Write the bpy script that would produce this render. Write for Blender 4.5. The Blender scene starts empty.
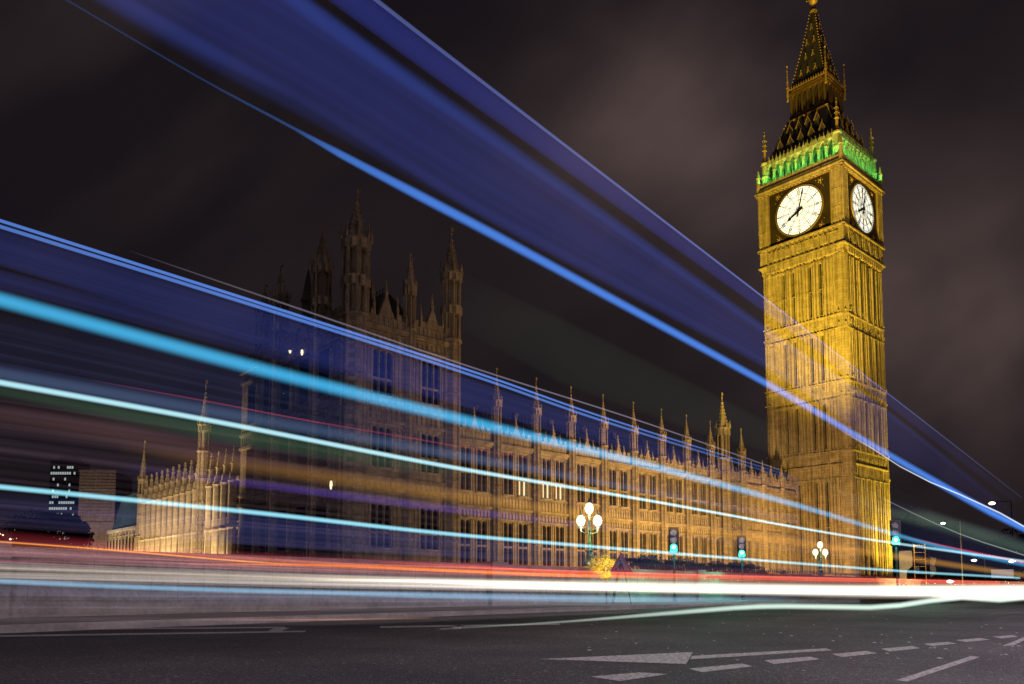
import bpy, bmesh, math, random
from mathutils import Vector, Matrix
R = math.radians
random.seed(7)
SC = bpy.context.scene
COL = SC.collection

# ------------------------------------------------------------------ camera
CH = 0.7                       # low tripod
FPX, PITCH, CY = 780.0, R(4.5), 527.0
cam_d = bpy.data.cameras.new('camera'); cam = bpy.data.objects.new('camera', cam_d); COL.objects.link(cam)
cam.location = (0, 0, CH); cam.rotation_euler = (R(90) + PITCH, 0, 0)
cam_d.sensor_width = 36; cam_d.lens = FPX / 1024 * 36
cam_d.shift_y = (CY - 342) / 1024
cam_d.clip_start = 0.05; cam_d.clip_end = 5000
SC.camera = cam

# ------------------------------------------------------------------ world: night sky with city-lit cloud
W = bpy.data.worlds.new('World'); SC.world = W; W.use_nodes = True
wn = W.node_tree.nodes; wl = W.node_tree.links; wn.clear()
wo = wn.new('ShaderNodeOutputWorld'); bg = wn.new('ShaderNodeBackground'); wl.new(bg.outputs[0], wo.inputs[0])
bg.inputs['Strength'].default_value = 1.0
wtc = wn.new('ShaderNodeTexCoord')
def wnoise(scale, detail, stretch, rot=(0, 0, 0)):
    m = wn.new('ShaderNodeMapping'); m.inputs['Scale'].default_value = stretch; m.inputs['Rotation'].default_value = rot
    m0 = wn.new('ShaderNodeMapping'); m0.inputs['Rotation'].default_value = (0, R(-50), 0); wl.new(wtc.outputs['Generated'], m0.inputs['Vector']); wl.new(m0.outputs[0], m.inputs['Vector'])
    n = wn.new('ShaderNodeTexNoise'); n.inputs['Scale'].default_value = scale; n.inputs['Detail'].default_value = detail
    n.inputs['Roughness'].default_value = .45
    wl.new(m.outputs[0], n.inputs['Vector']); return n.outputs['Fac']
def wmath(op, a, b=None, clamp=False):
    m = wn.new('ShaderNodeMath'); m.operation = op; m.use_clamp = clamp
    for i, q in enumerate((a, b)):
        if q is None: continue
        if isinstance(q, (int, float)): m.inputs[i].default_value = q
        else: wl.new(q, m.inputs[i])
    return m.outputs[0]
def cloud_bank(direction, sharp):
    d = wn.new('ShaderNodeVectorMath'); d.operation = 'DOT_PRODUCT'
    nrm = wn.new('ShaderNodeVectorMath'); nrm.operation = 'NORMALIZE'
    wl.new(wtc.outputs['Generated'], nrm.inputs[0]); wl.new(nrm.outputs[0], d.inputs[0])
    v = Vector(direction).normalized(); d.inputs[1].default_value = v
    return wmath('POWER', wmath('MAXIMUM', d.outputs['Value'], 0.0), sharp)
def skydir(px, py):
    k = (CY - py) / FPX; c, s = math.cos(PITCH), math.sin(PITCH)
    return ((px - 512) / FPX, c - k * s, s + k * c)
n1 = wnoise(2.6, 3, (1.0, 1.6, 0.5), (0.3, 0.55, 0.2)); n2 = wnoise(6.5, 3, (1.3, 1.6, 0.42), (0.25, 0.7, 0.1))
mix = wmath('ADD', wmath('MULTIPLY', n1, .65), wmath('MULTIPLY', n2, .35))
soft = wmath('MULTIPLY', wmath('SUBTRACT', mix, .40), 4.2, True)
bank = wmath('ADD', wmath('MULTIPLY', cloud_bank(skydir(672, 130), 100), .95), wmath('MULTIPLY', cloud_bank(skydir(965, 320), 110), 1.0))
bank = wmath('ADD', bank, wmath('MULTIPLY', cloud_bank(skydir(150, 110), 60), .3))
bank = wmath('ADD', bank, wmath('MULTIPLY', cloud_bank(skydir(800, 500), 14), .12))
fac = wmath('ADD', wmath('MULTIPLY', bank, wmath('ADD', wmath('MULTIPLY', soft, .9), .08)), wmath('MULTIPLY', soft, .055), True)
cr = wn.new('ShaderNodeValToRGB'); wl.new(fac, cr.inputs['Fac'])
cr.color_ramp.elements[0].position = 0; cr.color_ramp.elements[0].color = (.0080, .0060, .0082, 1)
cr.color_ramp.elements[1].position = 1; cr.color_ramp.elements[1].color = (.092, .062, .058, 1)
wl.new(cr.outputs['Color'], bg.inputs['Color'])

# very weak fill sun, added to lighten the road
sun_d = bpy.data.lights.new('fill_sun', 'SUN'); sun_d.energy = .035; sun_d.angle = R(12); sun_d.color = (.75, .72, 1)
sun = bpy.data.objects.new('fill_sun', sun_d); COL.objects.link(sun); sun.rotation_euler = (R(28), R(-20), R(10))
vs = SC.view_settings
vs.view_transform = 'Standard'; vs.look = 'None'; vs.exposure = 0; vs.gamma = 1; vs.use_curve_mapping = False
SC.render.engine = 'CYCLES'
cy = SC.cycles
cy.transparent_max_bounces = 96; cy.max_bounces = 5; cy.diffuse_bounces = 2; cy.glossy_bounces = 2; cy.volume_bounces = 0
cy.use_denoising = True; cy.sample_clamp_indirect = 1.2; cy.sample_clamp_direct = 6
try: cy.denoiser = 'OPENIMAGEDENOISE'
except Exception: pass

# ------------------------------------------------------------------ materials
def mat(name, col, rough=.8, metal=0, emis=None, estr=0, noise=None, bump=0, bscale=8, var=.25, spec=.5):
    m = bpy.data.materials.new(name); m.use_nodes = True
    nt = m.node_tree; b = nt.nodes['Principled BSDF']
    b.inputs['Base Color'].default_value = (*col, 1); b.inputs['Roughness'].default_value = rough
    b.inputs['Metallic'].default_value = metal; b.inputs['Specular IOR Level'].default_value = spec
    if emis: b.inputs['Emission Color'].default_value = (*emis, 1); b.inputs['Emission Strength'].default_value = estr
    if noise:
        tc = nt.nodes.new('ShaderNodeTexCoord'); mp = nt.nodes.new('ShaderNodeMapping')
        nt.links.new(tc.outputs['Object'], mp.inputs[0])
        n = nt.nodes.new('ShaderNodeTexNoise'); n.inputs['Scale'].default_value = noise; n.inputs['Detail'].default_value = 8
        n.inputs['Roughness'].default_value = .65
        nt.links.new(mp.outputs[0], n.inputs['Vector'])
        n2 = nt.nodes.new('ShaderNodeTexNoise'); n2.inputs['Scale'].default_value = noise * .17; n2.inputs['Detail'].default_value = 3
        nt.links.new(mp.outputs[0], n2.inputs['Vector'])
        ad = nt.nodes.new('ShaderNodeMath'); ad.operation = 'ADD'
        nt.links.new(n.outputs['Fac'], ad.inputs[0]); nt.links.new(n2.outputs['Fac'], ad.inputs[1])
        r = nt.nodes.new('ShaderNodeValToRGB')
        r.color_ramp.elements[0].position = .35 * 1; r.color_ramp.elements[1].position = .68
        mu = nt.nodes.new('ShaderNodeMath'); mu.operation = 'MULTIPLY'; mu.inputs[1].default_value = .5
        nt.links.new(ad.outputs[0], mu.inputs[0]); nt.links.new(mu.outputs[0], r.inputs['Fac'])
        r.color_ramp.elements[0].color = (*[c * (1 - var) for c in col], 1)
        r.color_ramp.elements[1].color = (*[min(1, c * (1 + var)) for c in col], 1)
        nt.links.new(r.outputs['Color'], b.inputs['Base Color'])
        if bump:
            nb = nt.nodes.new('ShaderNodeTexNoise'); nb.inputs['Scale'].default_value = bscale; nb.inputs['Detail'].default_value = 6
            nt.links.new(mp.outputs[0], nb.inputs['Vector'])
            bp = nt.nodes.new('ShaderNodeBump'); bp.inputs['Strength'].default_value = bump; bp.inputs['Distance'].default_value = .05
            nt.links.new(nb.outputs['Fac'], bp.inputs['Height']); nt.links.new(bp.outputs['Normal'], b.inputs['Normal'])
    return m

def stone_mat(name, col, var=.28):
    """weathered limestone: course joints, block-to-block tone, rain-washed vertical streaks that belong to the stone"""
    m = bpy.data.materials.new(name); m.use_nodes = True; nt = m.node_tree; b = nt.nodes['Principled BSDF']
    N = nt.nodes.new; L = nt.links.new
    tc = N('ShaderNodeTexCoord')
    sx = N('ShaderNodeSeparateXYZ'); L(tc.outputs['Object'], sx.inputs[0])
    ad = N('ShaderNodeMath'); ad.operation = 'ADD'; L(sx.outputs[0], ad.inputs[0]); L(sx.outputs[1], ad.inputs[1])
    cb = N('ShaderNodeCombineXYZ'); L(ad.outputs[0], cb.inputs[0]); L(sx.outputs[2], cb.inputs[1])
    br = N('ShaderNodeTexBrick'); L(cb.outputs[0], br.inputs['Vector'])
    br.inputs['Scale'].default_value = 1.0; br.inputs['Brick Width'].default_value = .85; br.inputs['Row Height'].default_value = .38
    br.inputs['Mortar Size'].default_value = .02; br.inputs['Mortar Smooth'].default_value = .4
    br.inputs['Color1'].default_value = (1, 1, 1, 1); br.inputs['Color2'].default_value = (.76, .74, .7, 1); br.inputs['Mortar'].default_value = (.5, .47, .42, 1)
    n = N('ShaderNodeTexNoise'); n.inputs['Scale'].default_value = 1.1; n.inputs['Detail'].default_value = 9; n.inputs['Roughness'].default_value = .7
    L(tc.outputs['Object'], n.inputs['Vector'])
    mp = N('ShaderNodeMapping'); mp.inputs['Scale'].default_value = (2.4, 2.4, .12); L(tc.outputs['Object'], mp.inputs[0])
    st = N('ShaderNodeTexNoise'); st.inputs['Scale'].default_value = 1.0; st.inputs['Detail'].default_value = 5; L(mp.outputs[0], st.inputs['Vector'])
    a2 = N('ShaderNodeMath'); a2.operation = 'ADD'; L(n.outputs['Fac'], a2.inputs[0]); L(st.outputs['Fac'], a2.inputs[1])
    hf = N('ShaderNodeMath'); hf.operation = 'MULTIPLY'; hf.inputs[1].default_value = .5; L(a2.outputs[0], hf.inputs[0])
    r = N('ShaderNodeValToRGB'); L(hf.outputs[0], r.inputs['Fac'])
    r.color_ramp.elements[0].position = .36; r.color_ramp.elements[0].color = (*[c * (1 - 1.7 * var) for c in col], 1)
    r.color_ramp.elements[1].position = .62; r.color_ramp.elements[1].color = (*[c * (1 + var) for c in col], 1)
    mx = N('ShaderNodeMix'); mx.data_type = 'RGBA'; mx.blend_type = 'MULTIPLY'; mx.inputs['Factor'].default_value = .85
    L(r.outputs['Color'], mx.inputs['A']); L(br.outputs['Color'], mx.inputs['B']); L(mx.outputs['Result'], b.inputs['Base Color'])
    bp = N('ShaderNodeBump'); bp.inputs['Strength'].default_value = .5; bp.inputs['Distance'].default_value = .06
    L(n.outputs['Fac'], bp.inputs['Height']); L(bp.outputs['Normal'], b.inputs['Normal'])
    b.inputs['Roughness'].default_value = .88; b.inputs['Specular IOR Level'].default_value = .25
    return m

M = {}
M['stone'] = stone_mat('limestone', (.40, .32, .215))
M['stone_dark'] = stone_mat('dark_limestone', (.22, .18, .15))  # darker limestone for inner walls, chimneys and street blocks
M['granite'] = mat('granite', (.22, .2, .19), .75, noise=9, bump=.3, var=.35)
M['slate'] = mat('cast_iron_roof', (.06, .055, .05), .5, .1, noise=3, var=.4, bump=.2)
M['gold'] = mat('gilding', (.46, .30, .09), .5, .35, noise=6, var=.3)
M['glass'] = mat('dark_glass', (.012, .014, .022), .12, 0, noise=2, var=.5)
M['iron'] = mat('black_iron', (.012, .012, .014), .5, .4, noise=5, var=.3)
M['iron_green'] = mat('green_painted_iron', (.05, .10, .065), .42, .1, noise=5, var=.25)
M['opal'] = mat('opal_dial_glass', (.8, .8, .7), .5, emis=(1, .98, .84), estr=1.0)
M['lit_win'] = mat('lit_window', (.3, .25, .15), .4, emis=(1, .82, .45), estr=.95)
M['lit_dim'] = mat('dimly_lit_window', (.1, .1, .1), .4, emis=(.55, .62, .75), estr=.12)
M['globe'] = mat('lamp_globe', (.9, .9, .8), .3, emis=(1, .93, .58), estr=1.7)
M['green_lens'] = mat('green_signal_lens', (.02, .5, .35), .25, emis=(.02, .80, .42), estr=1.6)
M['dark_lens'] = mat('unlit_signal_lens', (.05, .02, .01), .2)
M['plastic'] = mat('black_plastic', (.015, .015, .017), .45, noise=9, var=.2)
M['leaf'] = mat('dark_leaves', (.035, .055, .02), .7, noise=3, var=.5)
M['leaf_gold'] = mat('yellow_autumn_leaves', (.55, .42, .05), .7, noise=7, var=.5)
M['bark'] = mat('bark', (.07, .05, .035), .9, noise=6, var=.3)
M['white'] = mat('white_sheet', (.7, .7, .68), .5, noise=9, var=.1)
M['red'] = mat('red_reflective', (.20, .02, .03), .4, noise=9, var=.1)
M['amber'] = mat('amber_board', (.85, .58, .20), .6, noise=5, var=.2)
M['copper'] = mat('pale_green_roof', (.25, .42, .36), .5, noise=2, var=.3)
M['concrete'] = stone_mat('pale_masonry', (.45, .42, .38), .2)
M['facade_dark'] = mat('dark_curtain_wall', (.03, .035, .05), .3, noise=1, var=.4)

# asphalt: aggregate grain, worn patches
def asphalt():
    m = bpy.data.materials.new('asphalt'); m.use_nodes = True; nt = m.node_tree; b = nt.nodes['Principled BSDF']
    N = nt.nodes.new; L = nt.links.new; tc = N('ShaderNodeTexCoord')
    v = N('ShaderNodeTexVoronoi'); v.inputs['Scale'].default_value = 42; L(tc.outputs['Object'], v.inputs['Vector'])
    n = N('ShaderNodeTexNoise'); n.inputs['Scale'].default_value = 70; n.inputs['Detail'].default_value = 4; L(tc.outputs['Object'], n.inputs['Vector'])
    n2 = N('ShaderNodeTexNoise'); n2.inputs['Scale'].default_value = .5; n2.inputs['Detail'].default_value = 7; L(tc.outputs['Object'], n2.inputs['Vector'])
    r = N('ShaderNodeValToRGB'); L(v.outputs['Color'], r.inputs['Fac'])
    r.color_ramp.elements[0].color = (.034, .032, .036, 1); r.color_ramp.elements[1].color = (.10, .094, .10, 1)
    e = r.color_ramp.elements.new(.82); e.color = (.085, .08, .086, 1)
    r.color_ramp.elements[-1].color = (.36, .345, .34, 1)
    r2 = N('ShaderNodeValToRGB'); L(n2.outputs['Fac'], r2.inputs['Fac'])
    r2.color_ramp.elements[0].position = .35; r2.color_ramp.elements[0].color = (.62, .62, .66, 1)
    r2.color_ramp.elements[1].position = .65; r2.color_ramp.elements[1].color = (1.25, 1.2, 1.18, 1)
    mx = N('ShaderNodeMix'); mx.data_type = 'RGBA'; mx.blend_type = 'MULTIPLY'; mx.inputs['Factor'].default_value = 1
    L(r.outputs['Color'], mx.inputs['A']); L(r2.outputs['Color'], mx.inputs['B']); L(mx.outputs['Result'], b.inputs['Base Color'])
    a = N('ShaderNodeMath'); a.operation = 'ADD'; L(v.outputs['Distance'], a.inputs[0]); L(n.outputs['Fac'], a.inputs[1])
    bp = N('ShaderNodeBump'); bp.inputs['Strength'].default_value = .8; bp.inputs['Distance'].default_value = .02
    L(a.outputs[0], bp.inputs['Height']); L(bp.outputs['Normal'], b.inputs['Normal'])
    b.inputs['Roughness'].default_value = .72; b.inputs['Specular IOR Level'].default_value = .35
    return m
M['asphalt'] = asphalt()
def road_paint():
    m = bpy.data.materials.new('worn_road_paint'); m.use_nodes = True; nt = m.node_tree; b = nt.nodes['Principled BSDF']
    N = nt.nodes.new; L = nt.links.new; tc = N('ShaderNodeTexCoord')
    n = N('ShaderNodeTexNoise'); n.inputs['Scale'].default_value = 22; n.inputs['Detail'].default_value = 8; n.inputs['Roughness'].default_value = .75
    L(tc.outputs['Object'], n.inputs['Vector'])
    r = N('ShaderNodeValToRGB'); L(n.outputs['Fac'], r.inputs['Fac'])
    r.color_ramp.elements[0].position = .42; r.color_ramp.elements[0].color = (.09, .085, .09, 1)
    r.color_ramp.elements[1].position = .53; r.color_ramp.elements[1].color = (.60, .57, .55, 1)
    L(r.outputs['Color'], b.inputs['Base Color']); b.inputs['Roughness'].default_value = .6
    return m
M['paint'] = road_paint()
M['paving'] = mat('paving_stone', (.16, .145, .14), .8, noise=4, bump=.4, var=.3)
M['ground'] = mat('dark_earth', (.04, .04, .035), .9, noise=1, bump=.3, var=.3)

# ------------------------------------------------------------------ mesh helpers
class MB:
    def __init__(s): s.v = []; s.f = []
    def add(s, vs, fs):
        o = len(s.v); s.v += [tuple(q) for q in vs]; s.f += [tuple(i + o for i in f) for f in fs]; return s
    def hexa(s, p): return s.add(p, [(0, 3, 2, 1), (4, 5, 6, 7), (0, 1, 5, 4), (1, 2, 6, 5), (2, 3, 7, 6), (3, 0, 4, 7)])
    def box(s, x0, x1, y0, y1, z0, z1):
        return s.hexa([(x0, y0, z0), (x1, y0, z0), (x1, y1, z0), (x0, y1, z0), (x0, y0, z1), (x1, y0, z1), (x1, y1, z1), (x0, y1, z1)])
    def rings(s, rings):                      # list of rings (lists of equal length), capped
        n = len(rings[0]); o = len(s.v)
        for r in rings: s.v += [tuple(q) for q in r]
        for k in range(len(rings) - 1):
            for i in range(n):
                j = (i + 1) % n; s.f.append((o + k * n + i, o + k * n + j, o + (k + 1) * n + j, o + (k + 1) * n + i))
        s.f.append(tuple(o + i for i in range(n))[::-1]); s.f.append(tuple(o + (len(rings) - 1) * n + i for i in range(n)))
        return s
    def lathe(s, cx, cy, prof, n=8, rot=None):  # prof [(r,z)]
        a0 = math.pi / n if rot is None else rot
        return s.rings([[(cx + r * math.cos(a0 + 2 * math.pi * i / n), cy + r * math.sin(a0 + 2 * math.pi * i / n), z) for i in range(n)] for r, z in prof])
    def bar(s, a, b, r, n=6, r2=None):
        a = Vector(a); b = Vector(b); d = (b - a).normalized(); r2 = r if r2 is None else r2
        x = d.orthogonal().normalized(); y = d.cross(x)
        return s.rings([[a + (x * math.cos(2 * math.pi * i / n) + y * math.sin(2 * math.pi * i / n)) * r for i in range(n)],
                        [b + (x * math.cos(2 * math.pi * i / n) + y * math.sin(2 * math.pi * i / n)) * r2 for i in range(n)]])
    def ball(s, c, r, nu=10, nv=6, sz=1):
        return s.rings([[(c[0] + r * math.sin(t) * math.cos(2 * math.pi * i / nu), c[1] + r * math.sin(t) * math.sin(2 * math.pi * i / nu), c[2] - r * sz * math.cos(t)) for i in range(nu)]
                        for t in [math.pi * (k + .15) / (nv + .3) for k in range(nv + 1)]])

def obj(name, mb, m, parent=None, label=None, loc=None, recalc=True):
    me = bpy.data.meshes.new(name); me.from_pydata(mb.v, [], mb.f)
    if recalc:
        bm = bmesh.new(); bm.from_mesh(me); bmesh.ops.recalc_face_normals(bm, faces=bm.faces); bm.to_mesh(me); bm.free()
    me.materials.append(m if not isinstance(m, str) else M[m])
    return inst(name, me, parent, label, loc)
def inst(name, me, parent=None, label=None, loc=None, rot=None):
    o = bpy.data.objects.new(name, me); COL.objects.link(o)
    if parent: o.parent = parent
    if loc: o.location = loc
    if rot: o.rotation_euler = (0, 0, rot)
    if label: o['label'] = label
    return o
def tag(o, label=None, cat=None, group=None, kind=None):
    if label: o['label'] = label
    if cat: o['category'] = cat
    if group: o['group'] = group
    if kind: o['kind'] = kind
    return o
def thing(name, label, cat, loc, rz=0, group=None):
    o = bpy.data.objects.new(name, None); COL.objects.link(o); o.location = loc; o.rotation_euler = (0, 0, rz)
    o.empty_display_size = .5
    return tag(o, label, cat, group)
def copy_tree(o, parent=None):
    c = o.copy(); COL.objects.link(c)
    if parent: c.parent = parent
    for ch in list(o.children): copy_tree(ch, c)
    return c

def obj_pieces(name, mb, m, parent):          # every loose piece becomes a part of its own
    root = list(range(len(mb.v)))
    def find(i):
        while root[i] != i: root[i] = root[root[i]]; i = root[i]
        return i
    for f in mb.f:
        a = find(f[0])
        for q in f[1:]: root[find(q)] = a
    groups = {}
    for f in mb.f: groups.setdefault(find(f[0]), []).append(f)
    for fs in groups.values():
        idx = sorted({i for f in fs for i in f}); mp = {i: k for k, i in enumerate(idx)}
        c = [sum(mb.v[i][a] for i in idx) / len(idx) for a in range(3)]
        p = MB(); p.v = [tuple(mb.v[i][a] - c[a] for a in range(3)) for i in idx]; p.f = [tuple(mp[i] for i in f) for f in fs]
        obj(name, p, m, parent, loc=c)
class Frame:                                  # a wall plane: s along, d outward, z up
    def __init__(f, o, e, n): f.o = o; f.e = e; f.n = n
    def p(f, s, d, z): return (f.o[0] + f.e[0] * s + f.n[0] * d, f.o[1] + f.e[1] * s + f.n[1] * d, z)
    def box(f, mb, s0, s1, d0, d1, z0, z1):
        mb.hexa([f.p(s0, d0, z0), f.p(s1, d0, z0), f.p(s1, d1, z0), f.p(s0, d1, z0), f.p(s0, d0, z1), f.p(s1, d0, z1), f.p(s1, d1, z1), f.p(s0, d1, z1)])
    def prism(f, mb, poly, d0, d1):           # poly [(s,z)]
        n = len(poly); a = [f.p(s, d0, z) for s, z in poly]; b = [f.p(s, d1, z) for s, z in poly]
        mb.rings([a, b])
    def arch_head(f, mb, s0, s1, zs, zt, d0, d1, n=4):   # stone filling either side above a pointed arch
        sm = (s0 + s1) / 2
        for sg, e in ((-1, s0), (1, s1)):
            pts = [(e, zs)]
            for k in range(1, n + 1):
                t = k / n; pts.append((e + (sm - e) * (t ** 1.7), zs + (zt - zs) * math.sin(t * math.pi / 2) * .93))
            pts += [(sm, zt), (e, zt)]
            f.prism(mb, pts, d0, d1)

def light(name, typ, loc, energy, color, parent=None, target=None, **kw):
    d = bpy.data.lights.new(name, typ); d.energy = energy; d.color = color
    for k, v in kw.items(): setattr(d, k, v)
    o = bpy.data.objects.new(name, d); COL.objects.link(o); o.location = loc
    if target is not None:
        o.rotation_euler = (Vector(target) - Vector(loc)).to_track_quat('-Z', 'Y').to_euler()
    if parent: o.parent = parent; 
    return o

# ------------------------------------------------------------------ geography
TH = R(48.3); U = (math.sin(TH), math.cos(TH)); V = (-math.cos(TH), math.sin(TH))
CX, CYY = 44.9, 102.5; RZ = R(90) - TH
def site(s, w, z=0): return (CX + s * U[0] + w * V[0], CYY + s * U[1] + w * V[1], z)
PH = math.atan(653 / 780); BD = (math.sin(PH), math.cos(PH)); BN = (-math.cos(PH), math.sin(PH)); RB = R(90) - PH
def bridge(t, d, z=0): return (BN[0] * d + BD[0] * t, BN[1] * d + BD[1] * t, z)
def road_at(px, py, z=0):                     # surveyed point on the road surface
    k = (CY - py) / FPX; c, s = math.cos(PITCH), math.sin(PITCH)
    dx, dy, dz = (px - 512) / FPX, c - k * s, s + k * c
    t = (z - CH) / dz; return (dx * t, dy * t, z)
def plane_at(px, py, d):                      # point on the vertical plane along the bridge at offset d
    k = (CY - py) / FPX; c, s = math.cos(PITCH), math.sin(PITCH)
    dx, dy, dz = (px - 512) / FPX, c - k * s, s + k * c
    t = d / (dx * BN[0] + dy * BN[1]); return Vector((dx * t, dy * t, CH + dz * t))

# ------------------------------------------------------------------ ground, road, pavements
g = MB().box(-1500, 1500, -400, 2500, -.6, -.12); tag(obj('ground', g, 'ground'), kind='structure')
def strip(mb, d0, d1, t0, t1, z0, z1, n=1):
    for i in range(n):
        a = t0 + (t1 - t0) * i / n; b = t0 + (t1 - t0) * (i + 1) / n
        mb.hexa([bridge(a, d0, z0), bridge(b, d0, z0), bridge(b, d1, z0), bridge(a, d1, z0), bridge(a, d0, z1), bridge(b, d0, z1), bridge(b, d1, z1), bridge(a, d1, z1)])
    return mb
tag(obj('road', strip(MB(), -30, 14.0, -60, 420, -.11, 0), 'asphalt'), kind='structure')
tag(obj('pavement', strip(MB(), 14.16, 17.4, -60, 420, -.11, .125), 'paving'), kind='structure')
tag(obj('kerb', strip(MB(), 14.001, 14.159, -60, 420, -.11, .13), 'granite'), kind='structure')

def marking(name, px, label, group=None):
    pts = [road_at(x, y, .004) for x, y in px]
    mb = MB(); n = len(pts); mb.v = [tuple(p) for p in pts]; mb.f = [tuple(range(n))]
    o = obj(name, mb, 'paint', recalc=False)
    return tag(o, label, 'road marking', group, )
dash = [((590, 676.5), (640, 672.3), (668, 674), (620, 681)), ((689, 668.6), (742, 663.5), (753, 666.3), (702, 672)),
        ((764, 660.4), (810, 656.6), (820, 659.2), (774, 664)), ((832, 654), (866, 650.8), (877, 653.3), (842, 657)),
        ((881, 648.7), (912, 646), (920, 648.2), (890, 651.4)), ((924, 643.7), (948, 641.8), (957, 643.5), (932, 646)),
        ((956, 640), (980, 638), (990, 639.6), (966, 642)), ((993, 636.6), (1012, 635.1), (1018, 636.5), (1001, 638.4))]
nth = ['leftmost, cut by the bottom edge'] + [q + ' from the left' for q in ('second', 'third', 'fourth', 'fifth', 'sixth', 'seventh')] + ['smallest, at the right edge']
for k, q in enumerate(dash):
    marking('lane_dash', q, 'white dash in the dashed line on the asphalt, %s' % nth[k], 'white dashes across the road')
mb = MB()
for q in [((540, 659), (693, 652), (686, 664)), ((692, 655.8), (826, 648.3), (832, 650.3), (690, 659.3))]:
    pts = [road_at(x, y, .004) for x, y in q]; mb.add(pts, [tuple(range(len(pts)))])
tag(obj('road_arrow', mb, 'paint', recalc=False), 'long white arrow painted on the asphalt, its head pointing left', 'road marking')
marking('lane_line', ((896, 680), (971, 656), (980, 657), (907, 681.5)), 'solid white diagonal line painted on the asphalt in the right corner')
marking('lane_line', ((1002, 646), (1023, 637.6), (1040, 633), (1014, 645)), 'short white diagonal line cut by the right edge of the picture')
marking('lane_line', ((-60, 629.6), (285, 626.6), (285, 628), (-60, 631)), 'upper of two thin white lines along the far lane at left')
marking('lane_line', ((-60, 636.0), (306, 630.7), (305, 632), (-60, 637.8)), 'lower of two thin white lines along the far lane at left')
marking('lane_line', ((380, 626.2), (560, 623.4), (560, 624.8), (380, 627.8)), 'thin white line across the road in the middle of the picture')
marking('lane_symbol', ((268, 631), (274, 628), (290, 627.6), (280, 631.5)), 'small white blotch of paint where the two thin lines end')
marking('lane_symbol', ((452, 628.4), (456, 624.8), (463, 624.4), (461, 628.5)), 'small white blotch of paint on the thin middle line')
random.seed(21)
pm = MB()
for k in range(90):
    x, y = random.uniform(560, 1020), random.uniform(606, 660)
    c = road_at(x, y, .003); r = random.uniform(.008, .03)
    pm.lathe(c[0], c[1], [(r, .001), (r * .6, .006)], 5)
tag(obj('road_grit', pm, 'white'), 'pale specks of grit scattered over the asphalt', 'grit', kind='stuff')

# ------------------------------------------------------------------ bridge parapet
pt = thing('bridge_parapet', 'long low stone and iron parapet along the far side of the bridge road', 'parapet', bridge(20, 17.6), RB)
mb = MB(); mb.box(-70, 60, -.18, .18, 0, .45); mb.box(-70, 60, -.085, .14, .45, 1.33); mb.box(-70, 60, -.24, .24, 1.33, 1.52); obj('coping', mb, 'granite', pt)
mb = MB(); x = -70
while x < 60:
    mb.box(x, x + .12, -.1, .1, .45, 1.33)
    mb.lathe(x + .35, 0, [(.07, .45), (.11, .6), (.05, .9), (.1, 1.2), (.07, 1.33)], 6); x += .62
obj('baluster_row', mb, 'granite', pt)
for x in (-60, -45, -30, -15, 0, 15, 30, 45): obj('pier', MB().box(x - .4, x + .4, -.34, .34, 0, 1.6), 'granite', pt)

# ------------------------------------------------------------------ gothic building kit
def window_mesh(w, h, lights, transoms, d=.28, trac=True):
    F = Frame((0, 0), (1, 0), (0, -1)); st = MB(); gl = MB()
    F.box(gl, -w / 2, w / 2, -.36, -.32, 0, h)
    F.box(st, -w / 2 - .08, -w / 2 + .05, -.32, .04, 0, h); F.box(st, w / 2 - .05, w / 2 + .08, -.32, .04, 0, h)
    F.box(st, -w / 2 - .1, w / 2 + .1, -.3, .12, -.14, 0)
    lw = w / lights
    for i in range(1, lights):
        F.box(st, -w / 2 + i * lw - .05, -w / 2 + i * lw + .05, -.3, -.04, 0, h)
    for t in transoms: F.box(st, -w / 2, w / 2, -.29, -.06, h * t - .06, h * t + .06)
    if trac:
        for i in range(lights):
            a = -w / 2 + i * lw
            F.arch_head(st, a, a + lw, h - lw * 1.0, h, -.28, -.07, 3)
            for t in transoms: F.arch_head(st, a, a + lw, h * t - lw * .75, h * t - .06, -.28, -.08, 3)
    return st, gl
def mesh_of(name, mb, m):
    me = bpy.data.meshes.new(name); me.from_pydata(mb.v, [], mb.f)
    bm = bmesh.new(); bm.from_mesh(me); bmesh.ops.recalc_face_normals(bm, faces=bm.faces); bm.to_mesh(me); bm.free()
    me.materials.append(M[m]); return me
WM = {}
def put_window(parent, F, s, z, w, h, lights, transoms=(.45,), stone='stone', glass='glass', label=None, trac=True):
    key = (w, h, lights, transoms, stone)
    if key not in WM:
        st, gl = window_mesh(w, h, lights, transoms, trac=trac); WM[key] = (mesh_of('window', st, stone), st, gl)
    gk = key + (glass,)
    if gk not in WM: WM[gk] = mesh_of('pane', WM[key][2], glass)
    p = F.p(s, 0, z); rot = math.atan2(F.e[1], F.e[0])
    a = inst('window', WM[key][0], parent, label, p, rot)
    # frame meshes assume outward = -y when e = +x
    if abs(F.e[0] * -1 * -1) and (F.e[0] * F.n[1] - F.e[1] * F.n[0]) > 0: a.rotation_euler = (0, 0, rot + math.pi)
    inst('pane', WM[gk], a)
    return a
def wall(mb, F, s0, s1, z0, z1, openings=(), th=.6):
    """wall with openings [(sa,sb,za,zb)] all sharing za,zb"""
    if not openings: F.box(mb, s0, s1, -th, 0, z0, z1); return
    za, zb = openings[0][2], openings[0][3]
    F.box(mb, s0, s1, -th, 0, z0, za); F.box(mb, s0, s1, -th, 0, zb, z1)
    a = s0
    for o in sorted(openings): F.box(mb, a, o[0], -th, 0, za, zb); a = o[1]
    F.box(mb, a, s1, -th, 0, za, zb)
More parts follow.
